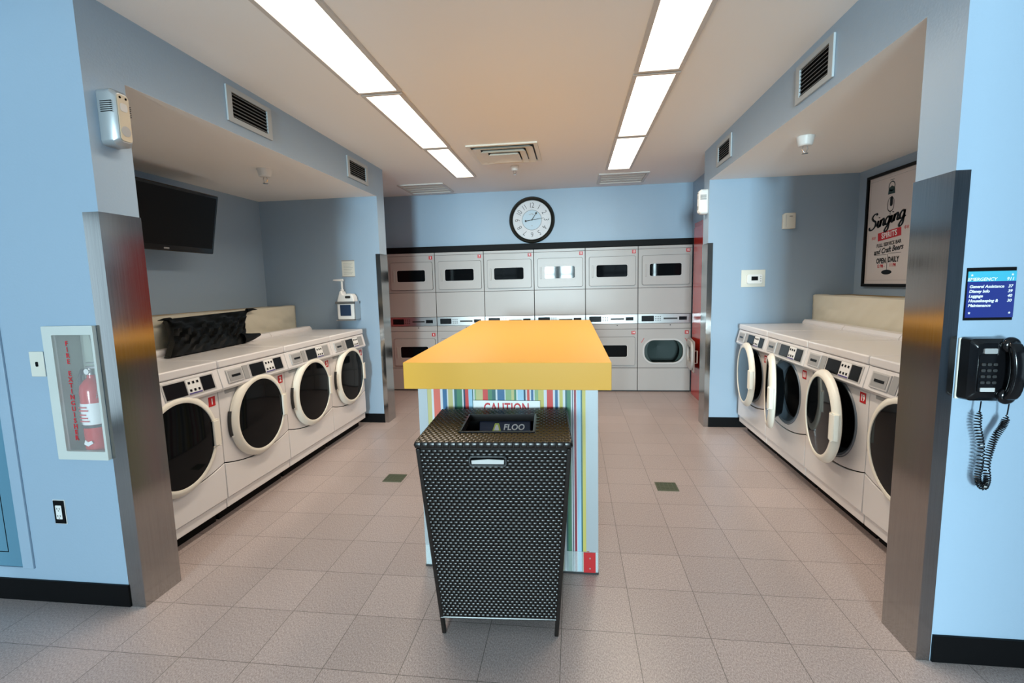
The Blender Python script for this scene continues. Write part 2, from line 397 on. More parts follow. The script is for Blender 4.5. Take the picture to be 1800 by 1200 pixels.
wall_vent(XR, -1, 4.51, 2.578, 0.40, 0.19, 'grey louvred air vent on the right soffit, at its far end')
def diffuser():
    t = thing('ceiling_diffuser', 'square stepped air diffuser in the ceiling between the light rows', 'ceiling vent', (-0.627, 4.765, ZC))
    S = 0.65
    MB().plate(rrect(S, S, 0.002, 1), rrect(S-0.07, S-0.07, 0.002, 1), -0.014, -0.0005, XY).build('frame', M['cream'], t, bev=0.003)
    MB().box(-S/2+0.03, S/2-0.03, -S/2+0.03, S/2-0.03, -0.003, -0.0005).build('backing', M['dgrey'], t)
    for k, (a, b, z) in enumerate(((0.56, 0.42, -0.03), (0.42, 0.30, -0.045), (0.29, 0.03, -0.055))):
        r0 = [(x, y, z) for x, y in rrect(b, b, 0.01, 1)]; 
        mb = MB().loft([[(x, y, -0.006) for x, y in rrect(a-0.06, a-0.06, 0.01, 1)], [(x, y, z) for x, y in rrect(a, a, 0.01, 1)], [(x, y, z+0.004) for x, y in rrect(a-0.02, a-0.02, 0.01, 1)],
                        [(x, y, z+0.012) for x, y in rrect(b, b, 0.01, 1)]], cap=(k == 2))
        mb.build('cone', M['cream'], t)
diffuser()
def hatch(x0, x1, y0, y1, label):
    t = thing('ceiling_hatch', label, 'ceiling hatch', ((x0+x1)/2, (y0+y1)/2, ZC)); w_, h_ = x1-x0, y1-y0
    MB().plate(rrect(w_, h_, 0.002, 1), rrect(w_-0.06, h_-0.06, 0.002, 1), -0.014, -0.0005, XY).build('frame', M['frame'], t, bev=0.002)
    mb = MB().box(-w_/2+0.032, w_/2-0.032, -h_/2+0.032, h_/2-0.032, -0.005, -0.0005)
    for i in range(3):
        y = -h_/2+0.032+(h_-0.064)*(i+1)/4; mb.box(-w_/2+0.04, w_/2-0.04, y-0.004, y+0.004, -0.0075, -0.0045)
    mb.build('panel', M['offwh'], t)
hatch(-2.15, -1.565, 5.93, 6.50, 'flush framed ceiling hatch above the left dryers')
hatch(0.315, 0.895, 5.88, 6.44, 'flush framed ceiling hatch above the right dryers')
def sprinkler(x, y, z, s, label):
    t = thing('sprinkler_head', label, 'sprinkler', (x, y, z), 0, 'ceiling sprinklers')
    MB().lathe([(0.045*s, -0.0005), (0.045*s, -0.006*s), (0.036*s, -0.045*s), (0.030*s, -0.050*s), (0.001, -0.050*s)], 24, axis='z', cap=True).build('cup', M['wplast'], t)
    MB().tube([(0.010*s, 0, -0.048*s), (0.014*s, 0, -0.065*s), (0.003*s, 0, -0.085*s)], 0.003*s).tube([(-0.010*s, 0, -0.048*s), (-0.014*s, 0, -0.065*s), (-0.003*s, 0, -0.085*s)], 0.003*s)\
        .cyl((0, 0, 0), 0.016*s, -0.089*s, -0.085*s).build('deflector', M['chrome'], t)
sprinkler(-2.398, 3.654, ZS, 1.25, 'white sprinkler head under the left alcove ceiling')
sprinkler(1.573, 3.623, ZS, 1.25, 'white sprinkler head under the right alcove ceiling')
sprinkler(-0.604, 5.30, ZC, 1.0, 'white sprinkler head on the main ceiling above the clock')

# ------------------------------------------------------------------ washing machines
WW = 0.70
def washer(cx, cy, rz, num, label, open_deg=0.0, trim=0.0, coin_black=True, ww=WW):
    t = thing('washing_machine', label, 'washing machine', (cx, cy, 0), rz, 'numbered front loading washers')
    hw = ww/2-0.003; L0 = -hw+trim; D = 0.645
    CZ = 0.622; RO = 0.245
    cxd = 0.0
    MB().box(L0+0.01, hw-0.01, 0.09, D-0.02, 0.0005, 0.092).build('plinth', M['toe'], t)
    MB().box(L0, hw, 0.012, D-0.02, 0.09, 0.152).build('kick_plate', M['white'], t, bev=0.004)
    # shell
    sh = MB()
    sh.box(L0, L0+0.012, 0.014, D, 0.155, 0.998).box(hw-0.012, hw, 0.014, D, 0.155, 0.998).box(L0, hw, D-0.012, D, 0.155, 0.998).box(L0, hw, 0.014, D, 0.155, 0.165)
    outer = [(L0, 0.155), (hw, 0.155), (hw, 0.998), (L0, 0.998)]
    sh.plate(outer, circ(RO, 56, cxd, CZ), 0.014, 0.026)
    sh.build('cabinet', M['white'], t)
    arc = lambda x: 0.335+0.055*(x/hw)**2
    xs_ = [L0+(hw-L0)*i/16 for i in range(17)]
    up = [(x, arc(x)+0.004) for x in xs_]+[(hw, 0.852), (L0, 0.852)]
    MB().plate(up, circ(RO+0.004, 56, cxd, CZ), 0.0, 0.013).build('front_panel', M['white'], t, bev=0.003)
    lo = [(L0, 0.158), (hw, 0.158)]+[(x, arc(x)-0.003) for x in reversed(xs_)]
    MB().prism(lo, -0.002, 0.013).build('lower_panel', M['white'], t, bev=0.003)
    seam = MB()
    seam.prism([(x, arc(x)-0.003) for x in xs_]+[(x, arc(x)+0.004) for x in reversed(xs_)], 0.006, 0.0135); seam.build('panel_seam', M['dark'], t)
    # drum and gasket
    MB().lathe([(RO+0.002, 0.002), (RO-0.004, -0.006), (RO-0.02, 0.0), (RO-0.035, 0.03), (RO-0.05, 0.05), (RO-0.035, 0.075)], 56, (cxd, 0, CZ)).build('door_gasket', M['gask'], t)
    MB().lathe([(RO-0.035, 0.06), (RO-0.01, 0.09), (RO-0.01, 0.40), (0.05, 0.42), (0.001, 0.41)], 56, (cxd, 0, CZ)).build('drum', M['drum'] if open_deg else M['dark'], t)
    # door
    hx = cxd-0.285
    door = MB().lathe([(0.236, -0.006), (0.280, -0.003), (0.288, -0.008), (0.288, -0.020), (0.281, -0.032), (0.262, -0.046), (0.252, -0.048), (0.243, -0.046), (0.238, -0.034), (0.236, -0.006)], 72,
                      (-hx+cxd, 0, CZ)).build('door', M['cream'], t, loc=(hx, 0, 0), rot=(0, 0, -math.radians(open_deg)), ang=50)
    MB().lathe([(0.2425, -0.042), (0.20, -0.045), (0.12, -0.048), (0.04, -0.049), (0.0008, -0.049)], 56, (-hx+cxd, 0, CZ)).build('door_glass', M['glass'], door)
    MB().lathe([(0.237, -0.008), (0.20, 0.020), (0.17, 0.055), (0.10, 0.065), (0.0008, 0.066)], 56, (-hx+cxd, 0, CZ)).build('inner_bowl', M['glass'] if open_deg else M['dark'], door)
    dx = -hx+cxd
    g = MB(); 
    prof = [(dx+0.224, -0.046), (dx+0.228, -0.056), (dx+0.258, -0.060), (dx+0.286, -0.048), (dx+0.292, -0.024), (dx+0.284, -0.016), (dx+0.240, -0.040)]
    g.prism(prof, CZ-0.078, CZ+0.078, XY)
    g.add([(dx+0.205, -0.050, CZ+0.080), (dx+0.275, -0.056, CZ+0.088), (dx+0.275, -0.040, CZ+0.076), (dx+0.225, -0.044, CZ+0.073), (dx+0.275, -0.056, CZ+0.078)], [(0, 1, 4), (0, 4, 2, 3), (0, 3, 1), (1, 3, 2), (1, 2, 4)])
    g.add([(dx+0.205, -0.050, CZ-0.080), (dx+0.275, -0.056, CZ-0.088), (dx+0.275, -0.040, CZ-0.076), (dx+0.225, -0.044, CZ-0.073), (dx+0.275, -0.056, CZ-0.078)], [(0, 1, 4), (0, 4, 2, 3), (0, 3, 1), (1, 3, 2), (1, 2, 4)])
    g.build('door_handle', M['cream'], door, bev=0.004)
    if trim == 0:
        h = MB(); 
        pts = [(cxd-0.292*math.cos(a), -0.030, CZ+0.292*math.sin(a)) for a in [math.radians(-17+34*i/10) for i in range(11)]]
        h.loft([[(p[0]-0.004, -0.002, p[2]), (p[0]-0.004, -0.020, p[2]), (p[0]+0.006, -0.022, p[2]), (p[0]+0.006, -0.002, p[2])] for p in pts])
        hg = h.build('hinge', M['dgrey'], t)
        MB().box(cxd-0.294, cxd-0.274, -0.026, -0.0225, CZ-0.087, CZ-0.075).build('hinge_cap', M['lgrey'], hg)
    # console: a tilted face
    y0, z0, y1, z1 = -0.040, 0.874, -0.010, 0.998
    MB().prism([(0.013, 0.858), (-0.026, 0.858), (y0, z0), (y1, z1), (0.013, z1)], L0, hw, YZ).build('console', M['white'], t, bev=0.003)
    uv = Vector((0, y1-y0, z1-z0)); ul = uv.length; uv.normalize(); nv = Vector((0, -uv.z, uv.y))
    T = lambda x, n, v: (x, y0+uv.y*v+nv.y*n, z0+uv.z*v+nv.z*n)      # x across, n outwards, v up the console face
    def face(x0, x1, v0, v1, n0, n1, nm_, m_, parent=t, bev=0.0):
        if x1 < L0+0.02: return None
        return MB(T).box(max(x0, L0+0.01), x1, n0, n1, v0, v1).build(nm_, m_, parent, bev=bev)
    a = -ww/2
    if trim == 0:
        face(a+0.055, a+0.205, 0.020, 0.108, 0.0002, 0.008, 'coin_slot_frame', M['lgrey'], bev=0.002)
        cs = face(a+0.068, a+0.193, 0.030, 0.098, 0.0084, 0.010, 'coin_slot_plate', M['grey'])
        face(a+0.092, a+0.172, 0.055, 0.070, 0.0102, 0.012, 'coin_slot', M['disp'])
        face(a+0.215, a+0.265, 0.018, 0.110, 0.0002, 0.004, 'coin_label', M['grey'])
        MB().prism(rrect(0.155, 0.030, 0.006, 3, a+0.135, 0.842), -0.0015, 0.001).build('rating_plate', M['grey'], t)
    face(a+0.275, a+0.655, 0.014, 0.114, 0.0002, 0.003, 'control_panel', M['lgrey'], bev=0.001)
    face(a+0.285, a+0.430, 0.022, 0.106, 0.0032, 0.006, 'display', M['disp'])
    kp = face(a+0.438, a+0.540, 0.020, 0.108, 0.0032, 0.0055, 'keypad', M['wplast'])
    kb = MB(T)
    for i in range(3):
        for j in (0, 1): kb.box(a+0.450+i*0.031, a+0.464+i*0.031, 0.0056, 0.008, 0.036+j*0.044, 0.050+j*0.044)
    kb.build('keypad_buttons', M['disp'], kp)
    MB(T).box(a+0.440, a+0.538, 0.0056, 0.0062, 0.021, 0.029).build('keypad_stripe', M['purple'], kp)
    face(a+0.548, a+0.640, 0.022, 0.106, 0.0032, 0.006, 'instruction_plate', M['disp'] if coin_black else M['grey'])
    # lid and rear hump
    MB().box(L0, hw, -0.016, D-0.095, 1.000, 1.050).build('lid', M['white'], t, bev=0.009, seg=3)
    MB().prism([(D-0.094, 1.0), (D-0.094, 1.062), (D-0.075, 1.088), (D-0.005, 1.088), (D, 1.08), (D, 1.0)], L0, hw, YZ).build('rear_housing', M['white'], t, bev=0.004)
    # number label
    lb = MB().box(ww/2-0.085, ww/2-0.030, -0.0018, -0.0002, 0.775, 0.835).build('number_label', M['red'], t)
    tx = MB(); add_text(tx, num, 0.052, ww/2-0.0575, 0.803, -0.0022, bold=0.0012, xs=0.85 if len(num) > 1 else 1.0, sp=0.9); tx.build('numeral', M['wtxt'], lb)
    return t
PL = 0.704; YE = 4.822
nms = {1: 'white front loading washer numbered 1, partly behind the left steel corner guard',
       2: 'white front loading washer numbered 2, in the left row below the black bag',
       3: 'white front loading washer numbered 3, in the left row',
       4: 'white front loading washer numbered 4, at the far end of the left row'}
for k in range(1, 5):
    cy = YE-PL*(4-k)-PL/2
    washer(-2.215, cy, PI/2, str(k), nms[k], trim=(2.092-(cy-PL/2)) if k == 1 else 0.0, coin_black=(k < 3), ww=PL)
PR = 0.688; YER = 4.862
nr = {17: ('white front loading washer numbered 17 by the far wall, door ajar', 7),
      18: ('white front loading washer numbered 18 with its round door opened widest', 17),
      19: ('white front loading washer numbered 19 with its round door slightly ajar', 9),
      20: ('white front loading washer numbered 20, half hidden by the right steel corner guard', 0)}
for k in range(17, 21):
    cy = YER-PR*(k-17)-PR/2
    washer(1.605, cy, -PI/2, str(k), nr[k][0], open_deg=nr[k][1], ww=PR)

# ------------------------------------------------------------------ stacked dryers
DW = 0.6858; X0 = -2.5733; YD = 6.5451
def dryer(i, top, bot, label, open_low=False):
    cx = X0+DW*(i+0.5); hw = DW/2-0.002
    t = thing('stacked_dryer', label, 'dryer', (cx, YD, 0), 0, 'stacked dryers along the back wall')
    core = MB()
    if open_low:
        core.box(-hw, hw, 0.012, 0.68, 0.76, 1.935).box(-hw, hw, 0.012, 0.68, 0.002, 0.34).box(-hw, hw, 0.60, 0.68, 0.34, 0.76)
        core.box(-hw, -hw+0.015, 0.012, 0.60, 0.34, 0.76).box(hw-0.015, hw, 0.012, 0.60, 0.34, 0.76)
    else: core.box(-hw, hw, 0.012, 0.68, 0.002, 1.935)
    core.build('cabinet', M['dgrey'], t)
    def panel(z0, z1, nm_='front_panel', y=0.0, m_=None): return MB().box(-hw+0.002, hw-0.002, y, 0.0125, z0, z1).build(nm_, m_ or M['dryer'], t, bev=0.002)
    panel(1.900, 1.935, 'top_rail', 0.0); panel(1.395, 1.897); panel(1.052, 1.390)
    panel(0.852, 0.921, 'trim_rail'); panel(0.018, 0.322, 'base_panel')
    if open_low:
        oc = rrect(0.500, 0.300, 0.13, 10, -0.005, 0.548)
        MB().plate([(-hw+0.002, 0.328), (hw-0.002, 0.328), (hw-0.002, 0.848), (-hw+0.002, 0.848)], oc, 0.0, 0.0125).build('front_panel', M['dryer'], t, bev=0.002)
        MB().plate(rrect(0.545, 0.345, 0.15, 10, -0.005, 0.548), oc, -0.006, 0.0).build('opening_rim', M['lgrey'], t, bev=0.002)
        ring = lambda s, y: [(-0.005+(x+0.005)*s, y, 0.548+(z-0.548)*s) for x, z in oc]
        MB().loft([ring(1, 0.012), ring(1.0, 0.06)], cap=False).build('opening_sleeve', M['ddrum'], t)
        MB().lathe([(0.21, 0.062), (0.30, 0.07), (0.30, 0.52), (0.001, 0.54)], 48, (0, 0, 0.55)).build('drum', M['ddrum'], t)
        for a_ in (0.6, 2.6, 4.3):
            MB().box(-0.02, 0.02, 0.10, 0.50, -0.30, -0.24).build('drum_vane', M['ddrum'], t, loc=(0, 0, 0.55), rot=(0, a_, 0))
        ms = MB().box(-0.305, -0.2985, -0.0015, -0.0002, 0.0, 0.06)
        MB().add([(-0.300, -0.0012, 0.665), (-0.292, -0.0012, 0.665), (-0.255, -0.0012, 0.725), (-0.263, -0.0012, 0.725)], [(0, 1, 2, 3)]).add(
            [(0.262, -0.0012, 0.725), (0.270, -0.0012, 0.725), (0.307, -0.0012, 0.665), (0.299, -0.0012, 0.665)], [(0, 1, 2, 3)]).build('warning_stripe', M['red'], t, fix=False)
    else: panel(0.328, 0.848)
    def door(z0, z1, opened=False):
        x0, x1 = -0.292, 0.308; zc = (z0+z1)/2; hgx = x1; xc = (x0+x1)/2
        o = [(p[0]-hgx, p[1]) for p in rrect(x1-x0, z1-z0, 0.022, 4, xc, zc)]
        wo = [(p[0]-hgx, p[1]) for p in rrect(0.402, 0.158, 0.022, 5, 0.003, zc+0.003)]
        d = MB().plate(o, wo, -0.0165, -0.0045).build('door', M['dryer'], t, loc=(hgx, 0, 0), rot=(0, 0, math.radians(83) if opened else 0), bev=0.003)
        MB().plate([(p[0]-hgx, p[1]) for p in rrect(0.412, 0.168, 0.026, 5, 0.003, zc+0.003)], wo, -0.0175, -0.0166).build('window_rim', M['lgrey'], d)
        MB().prism([(p[0]-hgx, p[1]) for p in rrect(0.410, 0.166, 0.022, 5, 0.003, zc+0.003)], -0.0115, -0.0052).build('window_glass', M['glass'], d)
        if opened:
            hh = MB().tube([(x0+0.04-hgx, -0.0165, zc-0.075), (x0+0.04-hgx, -0.048, zc-0.075), (x0+0.04-hgx, -0.048, zc+0.075), (x0+0.04-hgx, -0.0165, zc+0.075)], 0.008)
            hh.build('door_handle', M['wplast'], d)
            MB().plate([(p[0]-hgx, p[1]) for p in rrect(0.56, 0.36, 0.14, 8, xc, zc)], [(p[0]-hgx, p[1]) for p in rrect(0.42, 0.20, 0.08, 8, xc, zc)], -0.004, 0.022).build('inner_liner', M['lgrey'], d, bev=0.004)
        else:
            MB().prism([(p[0]-hgx, p[1]) for p in rrect(0.020, 0.160, 0.008, 3, x0+0.045, zc)], -0.026, -0.0168).build('door_handle', M['dryer'], d, bev=0.003)
        # seam shadow drawn by a dark backing frame slightly larger than the door
        if not opened:
            MB().prism(rrect(x1-x0+0.006, z1-z0+0.006, 0.024, 4, xc, zc), -0.004, -0.0003).build('door_seam_shade', M['dgrey'], t)
    door(1.430, 1.812); door(0.362, 0.745, open_low)
    # coin console
    c = MB().box(-hw+0.002, hw-0.002, -0.004, 0.0125, 0.925, 1.048).build('console', M['alu'], t, bev=0.002)
    MB().prism(rrect(0.160, 0.074, 0.006, 3, -0.215, 0.988), -0.0062, -0.0045).build('display', M['disp'], c)
    kb = MB()
    for r_ in range(3):
        for q in range(3): kb.box(-0.118+q*0.028, -0.103+q*0.028, -0.0065, -0.0045, 0.959+r_*0.024, 0.969+r_*0.024)
    kb.build('keypad_buttons', M['dgrey'], c)
    MB().box(-0.012, 0.165, -0.0060, -0.0045, 0.976, 0.997).build('coin_slot', M['dgrey'], c)
    MB().box(0.185, 0.285, -0.0062, -0.0045, 0.965, 1.010).build('price_display', M['disp'], c)
    MB().cyl((0.075, 0, 0.900), 0.007, -0.004, 0.0, 'y', 12).build('lock', M['dgrey'], t)
    for z, n_ in ((1.868, top), (0.802, bot)):
        lb = MB().box(0.262, 0.312, -0.0016, -0.0002, z-0.023, z+0.023).build('number_label', M['red'], t)
        tx = MB(); add_text(tx, n_, 0.040, 0.287, z, -0.0021, bold=0.0008, xs=0.85 if len(n_) > 1 else 1); tx.build('numeral', M['wtxt'], lb)
    return t
for i in range(6):
    tp, bt = str(5+2*i), str(6+2*i)
    ex = ('leftmost of the row, tinted by the red paint', 'second from the left', 'under the left of the clock', 'just right of the clock', 'second from the right', 'its lower door hanging open beside the red door')[i]
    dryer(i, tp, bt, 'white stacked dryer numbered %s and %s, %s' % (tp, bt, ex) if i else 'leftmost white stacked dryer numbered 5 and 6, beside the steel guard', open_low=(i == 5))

# ------------------------------------------------------------------ red doors at the back
def red_door(n, xf, s, y0, y1):
    d = MB().box(min(xf, xf+s*0.03), max(xf, xf+s*0.03), y0, y1, 0.0, 2.13)
    o = struct(d, 'door_%d' % n, M['reddoor'], bev=0.003)
    f = MB().box(min(xf, xf+s*0.014), max(xf, xf+s*0.014), y0-0.06, y0-0.002, 0, 2.19).box(min(xf, xf+s*0.014), max(xf, xf+s*0.014), y1+0.002, y1+0.04, 0, 2.19).box(min(xf, xf+s*0.014), max(xf, xf+s*0.014), y0-0.002, y1+0.002, 2.133, 2.19)
    f.build('door_frame', M['reddoor'], o)
    h = MB().tube([(xf+s*0.03, y0+0.09, 1.0), (xf+s*0.075, y0+0.09, 1.0), (xf+s*0.075, y0+0.20, 1.0)], 0.009)
    h.build('door_handle', M['chrome'], o)
    return o
red_door(1, XBR, -1, 5.52, 6.44)
red_door(2, XBL, 1, 5.42, 6.48)

# ------------------------------------------------------------------ island table
def island():
    t = thing('folding_table', 'long folding island with yellow top and striped base', 'table', (-0.34, 3.4, 0))
    ox, oy = -0.34, 3.4
    q = [(-0.800, 2.168), (0.169, 2.151), (0.162, 4.655), (-0.937, 4.783)]
    mb = MB().prism([(x-ox, y-oy) for x, y in q], 0.998, 1.1246, XY); mb.build('tabletop', M['yellow'], t, bev=0.002)
    bx0, bx1, by0, by1 = -0.785, 0.116, 2.333, 4.45
    pal = {'w': (0.62, 0.64, 0.66), 's': (0.46, 0.50, 0.53), 'y': (0.55, 0.47, 0.12), 'k': (0.52, 0.46, 0.20), 'r': (0.62, 0.05, 0.045), 'm': (0.26, 0.02, 0.04), 'b': (0.035, 0.13, 0.27),
           'n': (0.012, 0.045, 0.10), 'l': (0.33, 0.53, 0.68), 'g': (0.07, 0.22, 0.12), 'e': (0.03, 0.12, 0.12), 'o': (0.55, 0.10, 0.03), 'a': (0.25, 0.38, 0.18), 'c': (0.68, 0.14, 0.10)}
    seq = [(170, 's'), (245, 'k'), (282, 'w'), (300, 'c'), (357, 'w'), (378, 'b'), (415, 'w'), (425, 'k'), (465, 'w'), (478, 'e'), (500, 'g'), (545, 'w'), (557, 'n'), (572, 'r'), (600, 'l'), (632, 'e'), (640, 'w'),
           (652, 'a'), (665, 'k'), (722, 'r'), (765, 'g'), (800, 'e'), (830, 'w'), (845, 'b'), (905, 'w'), (913, 'a'), (962, 'k'), (985, 'g'), (1003, 'w'), (1015, 'l'), (1065, 'n'), (1080, 'w'), (1092, 'r'), (1113, 'w'),
           (1125, 'b'), (1145, 'w'), (1155, 'a'), (1185, 'y'), (1230, 'w'), (1255, 'r'), (1305, 'w'), (1322, 'b'), (1345, 'w'), (1358, 'y'), (1385, 'w'), (1405, 'e'), (1420, 'g'), (1450, 'w'), (1460, 'n'), (1467, 'w'),
           (1475, 'm'), (1493, 'w'), (1500, 'l'), (1530, 'e'), (1542, 'y'), (1575, 'o'), (1595, 'w'), (1603, 's'), (1665, 's')]
    keys = sorted(pal); mats = [mat('stripe_'+{'w': 'white', 's': 'silver', 'y': 'yellow', 'k': 'khaki', 'r': 'red', 'm': 'maroon', 'b': 'blue', 'n': 'navy', 'l': 'light_blue', 'g': 'green', 'e': 'teal', 'o': 'orange', 'a': 'sage', 'c': 'coral'}[k], pal[k], 0.3, coat=0.2) for k in keys]
    X = lambda c: bx0+(c-170)/(1665-170)*(bx1-bx0)-ox
    mb = MB()
    for i in range(len(seq)-1):
        mb.cur = keys.index(seq[i][1]); mb.box(X(seq[i][0]), X(seq[i+1][0]), by0-oy, by0-oy+0.018, 0.012, 0.998)
    mb.build('striped_front_panel', mats, t)
    for nm_, xx in (('side', bx0), ('side', bx1-0.018)):
        mb = MB(); y = by0-oy+0.018; k = 0
        while y < by1-oy-0.02:
            wdt = [0.05, 0.02, 0.035, 0.012, 0.04][k % 5]; ye = min(y+wdt, by1-oy-0.018)
            mb.cur = keys.index('wrlkwbgwynawmw'[k % 14]); mb.box(xx-ox, xx-ox+0.018, y, ye, 0.012, 0.998); y = ye; k += 1
        mb.build('striped_side_panel', mats, t)
    mb = MB().box(bx0-ox+0.02, bx1-ox-0.02, by1-oy-0.02, by1-oy, 0.012, 0.998); mb.build('rear_panel', M['wplast'], t)
    MB().box(bx1-0.058-ox, bx1+0.002-ox, by0-oy-0.002, by0-oy, 0.125, 0.998).box(bx1-ox, bx1+0.002-ox, by0-oy, by0-oy+0.05, 0.012, 0.998).build('corner_strip', mat('silver_strip', (0.40, 0.43, 0.45), 0.35, metal=0.2), t)
    MB().box(bx0-0.002-ox, bx0+0.045-ox, by0-oy-0.002, by0-oy, 0.125, 0.998).build('corner_strip', bpy.data.materials['silver_strip'], t)
    MB().box(bx0-ox, bx1-ox, by0-oy-0.006, by0-oy-0.0025, 0.012, 0.122).build('kick_plate', M['acrylic'], t)
    rb = MB().box(bx1-0.072-ox, bx1-0.012-ox, by0-oy-0.008, by0-oy-0.0062, 0.012, 0.120).build('red_end_plate', M['red'], t)
    rv = MB()
    for z in (0.035, 0.09): rv.cyl((bx1-0.040-ox, by0-oy, z), 0.004, -0.0105, -0.008, 'y', 12)
    rv.build('rivets', M['alu'], rb)
    MB().box(bx0-0.004-ox, bx1+0.004-ox, by0-oy-0.004, by1-oy, 0.0005, 0.012).build('base_rail', M['dgrey'], t)
    s = thing('caution_sign', 'white caution sign in red capitals fixed to the striped base behind the bin', 'sign', (-0.332, by0-0.0135, 0.855))
    MB().box(-0.168, 0.168, -0.002, 0.002, -0.08, 0.052).build('sign_plate', M['wplast'], s)
    tx = MB(); add_text(tx, 'CAUTION', 0.070, 0, 0.012, -0.0025, bold=0.0014, sp=1.05, xs=0.70); tx.build('lettering', M['rtxt'], s)
island()

# ------------------------------------------------------------------ wicker waste bin
def bin_():
    t = thing('wicker_bin', 'tall dark woven rattan waste bin in front of the striped table', 'waste bin', (-0.329, 2.045, 0), math.radians(3.0))
    ZT = 0.874
    # outline rectangle as a function of height; x half width, front y, back y
    def rect(z):
        k = z/ZT
        return 0.248+(0.308-0.248)*k, -0.185-0.070*k, 0.190+0.050*k
    zb = 0.085
    # inner solid shell (open top)
    def ringz(z, ins):
        hx, yf, yb = rect(z); hx -= ins; yf += ins; yb -= ins
        return [(-hx, yf, z), (hx, yf, z), (hx, yb, z), (-hx, yb, z)]
    MB().loft([ringz(zb, 0.006), ringz(ZT-0.03, 0.006), ringz(ZT-0.03, 0.022), ringz(zb+0.02, 0.022)], cap=False).build('inner_shell', M['wick'], t)
    MB().add(ringz(zb+0.02, 0.022), [(0, 1, 2, 3)]).build('bottom', M['wick'], t, solid=0.01)
    # woven sides: little arched strands in running bond
    mb = MB()
    def strand(P0, P1, Q0, Q1, nrm, h):
        # bottom edge P0->P1, top edge Q0->Q1, bulging along nrm
        P0, P1, Q0, Q1 = map(Vector, (P0, P1, Q0, Q1)); vs = []
        for i, b in enumerate((0.1, 0.85, 1.0, 1.0, 0.85, 0.1)):
            u = (0, 0.09, 0.17, 0.83, 0.91, 1)[i]
            p = P0.lerp(P1, u); q = Q0.lerp(Q1, u); m_ = (p+q)/2
            vs += [tuple(p+nrm*(b*h*0.25)), tuple(m_+nrm*(b*h+0.0006)), tuple(q+nrm*(b*h*0.25))]
        fs = []
        for i in range(5):
            a = i*3; fs += [(a, a+3, a+4, a+1), (a+1, a+4, a+5, a+2)]
        mb.add(vs, fs)
    rows = 56; z_lo, z_hi = zb, ZT-0.035
    for side in range(4):
        nC = 26 if side in (0, 2) else 20
        if side == 2: continue
        for r in range(rows):
            za = z_lo+(z_hi-z_lo)*r/rows; zc_ = z_lo+(z_hi-z_lo)*(r+0.93)/rows
            A = ringz(za, 0.005); B = ringz(zc_, 0.005)
            j = (side+1) % 4
            a0, a1, b0, b1 = Vector(A[side]), Vector(A[j]), Vector(B[side]), Vector(B[j])
            nrm = ((a1-a0).cross(b0-a0)).normalized()
            if nrm.dot(Vector(((a0+a1)/2).xy.to_3d())) < 0: nrm = -nrm
            off = 0.5 if r % 2 else 0.0
            for c in range(-1, nC):
                u0 = max(0, (c+off)/nC); u1 = min(1, (c+1+off-0.06)/nC)
                if u1-u0 < 0.25/nC: continue
                strand(a0.lerp(a1, u0), a0.lerp(a1, u1), b0.lerp(b1, u0), b0.lerp(b1, u1), nrm, 0.0055)
    mb.build('woven_side', M['wick'], t, fix=False, ang=80)
    # corner posts and feet
    for k, (sx, sy) in enumerate(((-1, 0), (1, 0), (1, 1), (-1, 1))):
        pts = []
        for z in (0.0005, zb, 0.3, 0.6, ZT-0.03):
            hx, yf, yb = rect(z); pts.append((sx*(hx-0.008), (yf+0.008) if sy == 0 else (yb-0.008), z))
        MB().loft([[(p[0]-0.009, p[1]-0.009, p[2]), (p[0]+0.009, p[1]-0.009, p[2]), (p[0]+0.009, p[1]+0.009, p[2]), (p[0]-0.009, p[1]+0.009, p[2])] for p in pts]).build('leg', M['wick'], t, bev=0.004)
    rb = MB()
    for z in (zb-0.004,): 
        R_ = ringz(z, 0.004); rb.tube(R_+[R_[0]], 0.006)
    rb.build('bottom_rail', M['wick'], t)
    # lid with rectangular opening
    hx, yf, yb = rect(ZT); hx -= 0.001; yf -= 0.004; yb += 0.004
    ox0, ox1, oy0, oy1 = -0.145, 0.155, -0.135, 0.120
    lid = MB().plate([(-hx, yf), (hx, yf), (hx, yb), (-hx, yb)], [(ox0, oy0), (ox1, oy0), (ox1, oy1), (ox0, oy1)], ZT-0.026, ZT-0.002, XY).build('lid', M['wick'], t, bev=0.004)
    mb = MB(); nr = 22; nc = 26
    for r in range(nr):
        y0_ = yf+(yb-yf)*r/nr; y1_ = yf+(yb-yf)*(r+0.92)/nr
        for c in range(-1, nc):
            off = 0.5 if r % 2 else 0
            x0_ = max(-hx, -hx+2*hx*(c+off)/nc); x1_ = min(hx, -hx+2*hx*(c+0.93+off)/nc)
            if x1_-x0_ < 0.006: continue
            if x1_ > ox0-0.004 and x0_ < ox1+0.004 and y1_ > oy0-0.004 and y0_ < oy1+0.004: continue
            strand((x0_, y0_, ZT-0.002), (x1_, y0_, ZT-0.002), (x0_, y1_, ZT-0.002), (x1_, y1_, ZT-0.002), Vector((0, 0, 1)), 0.004)
    for (p, q) in (((-hx, yf), (hx, yf)), ((hx, yf), (hx, yb)), ((hx, yb), (-hx, yb)), ((-hx, yb), (-hx, yf))):
        n = 22
        for i in range(n):
            a = Vector((*p, 0)).lerp(Vector((*q, 0)), i/n); b = Vector((*p, 0)).lerp(Vector((*q, 0)), (i+0.93)/n)
            out = Vector((q[1]-p[1], p[0]-q[0], 0)).normalized()
            strand((a.x, a.y, ZT-0.024), (b.x, b.y, ZT-0.024), (a.x, a.y, ZT-0.003), (b.x, b.y, ZT-0.003), out, 0.005)
    mb.build('lid_weave', M['wick'], lid, fix=False, ang=80)
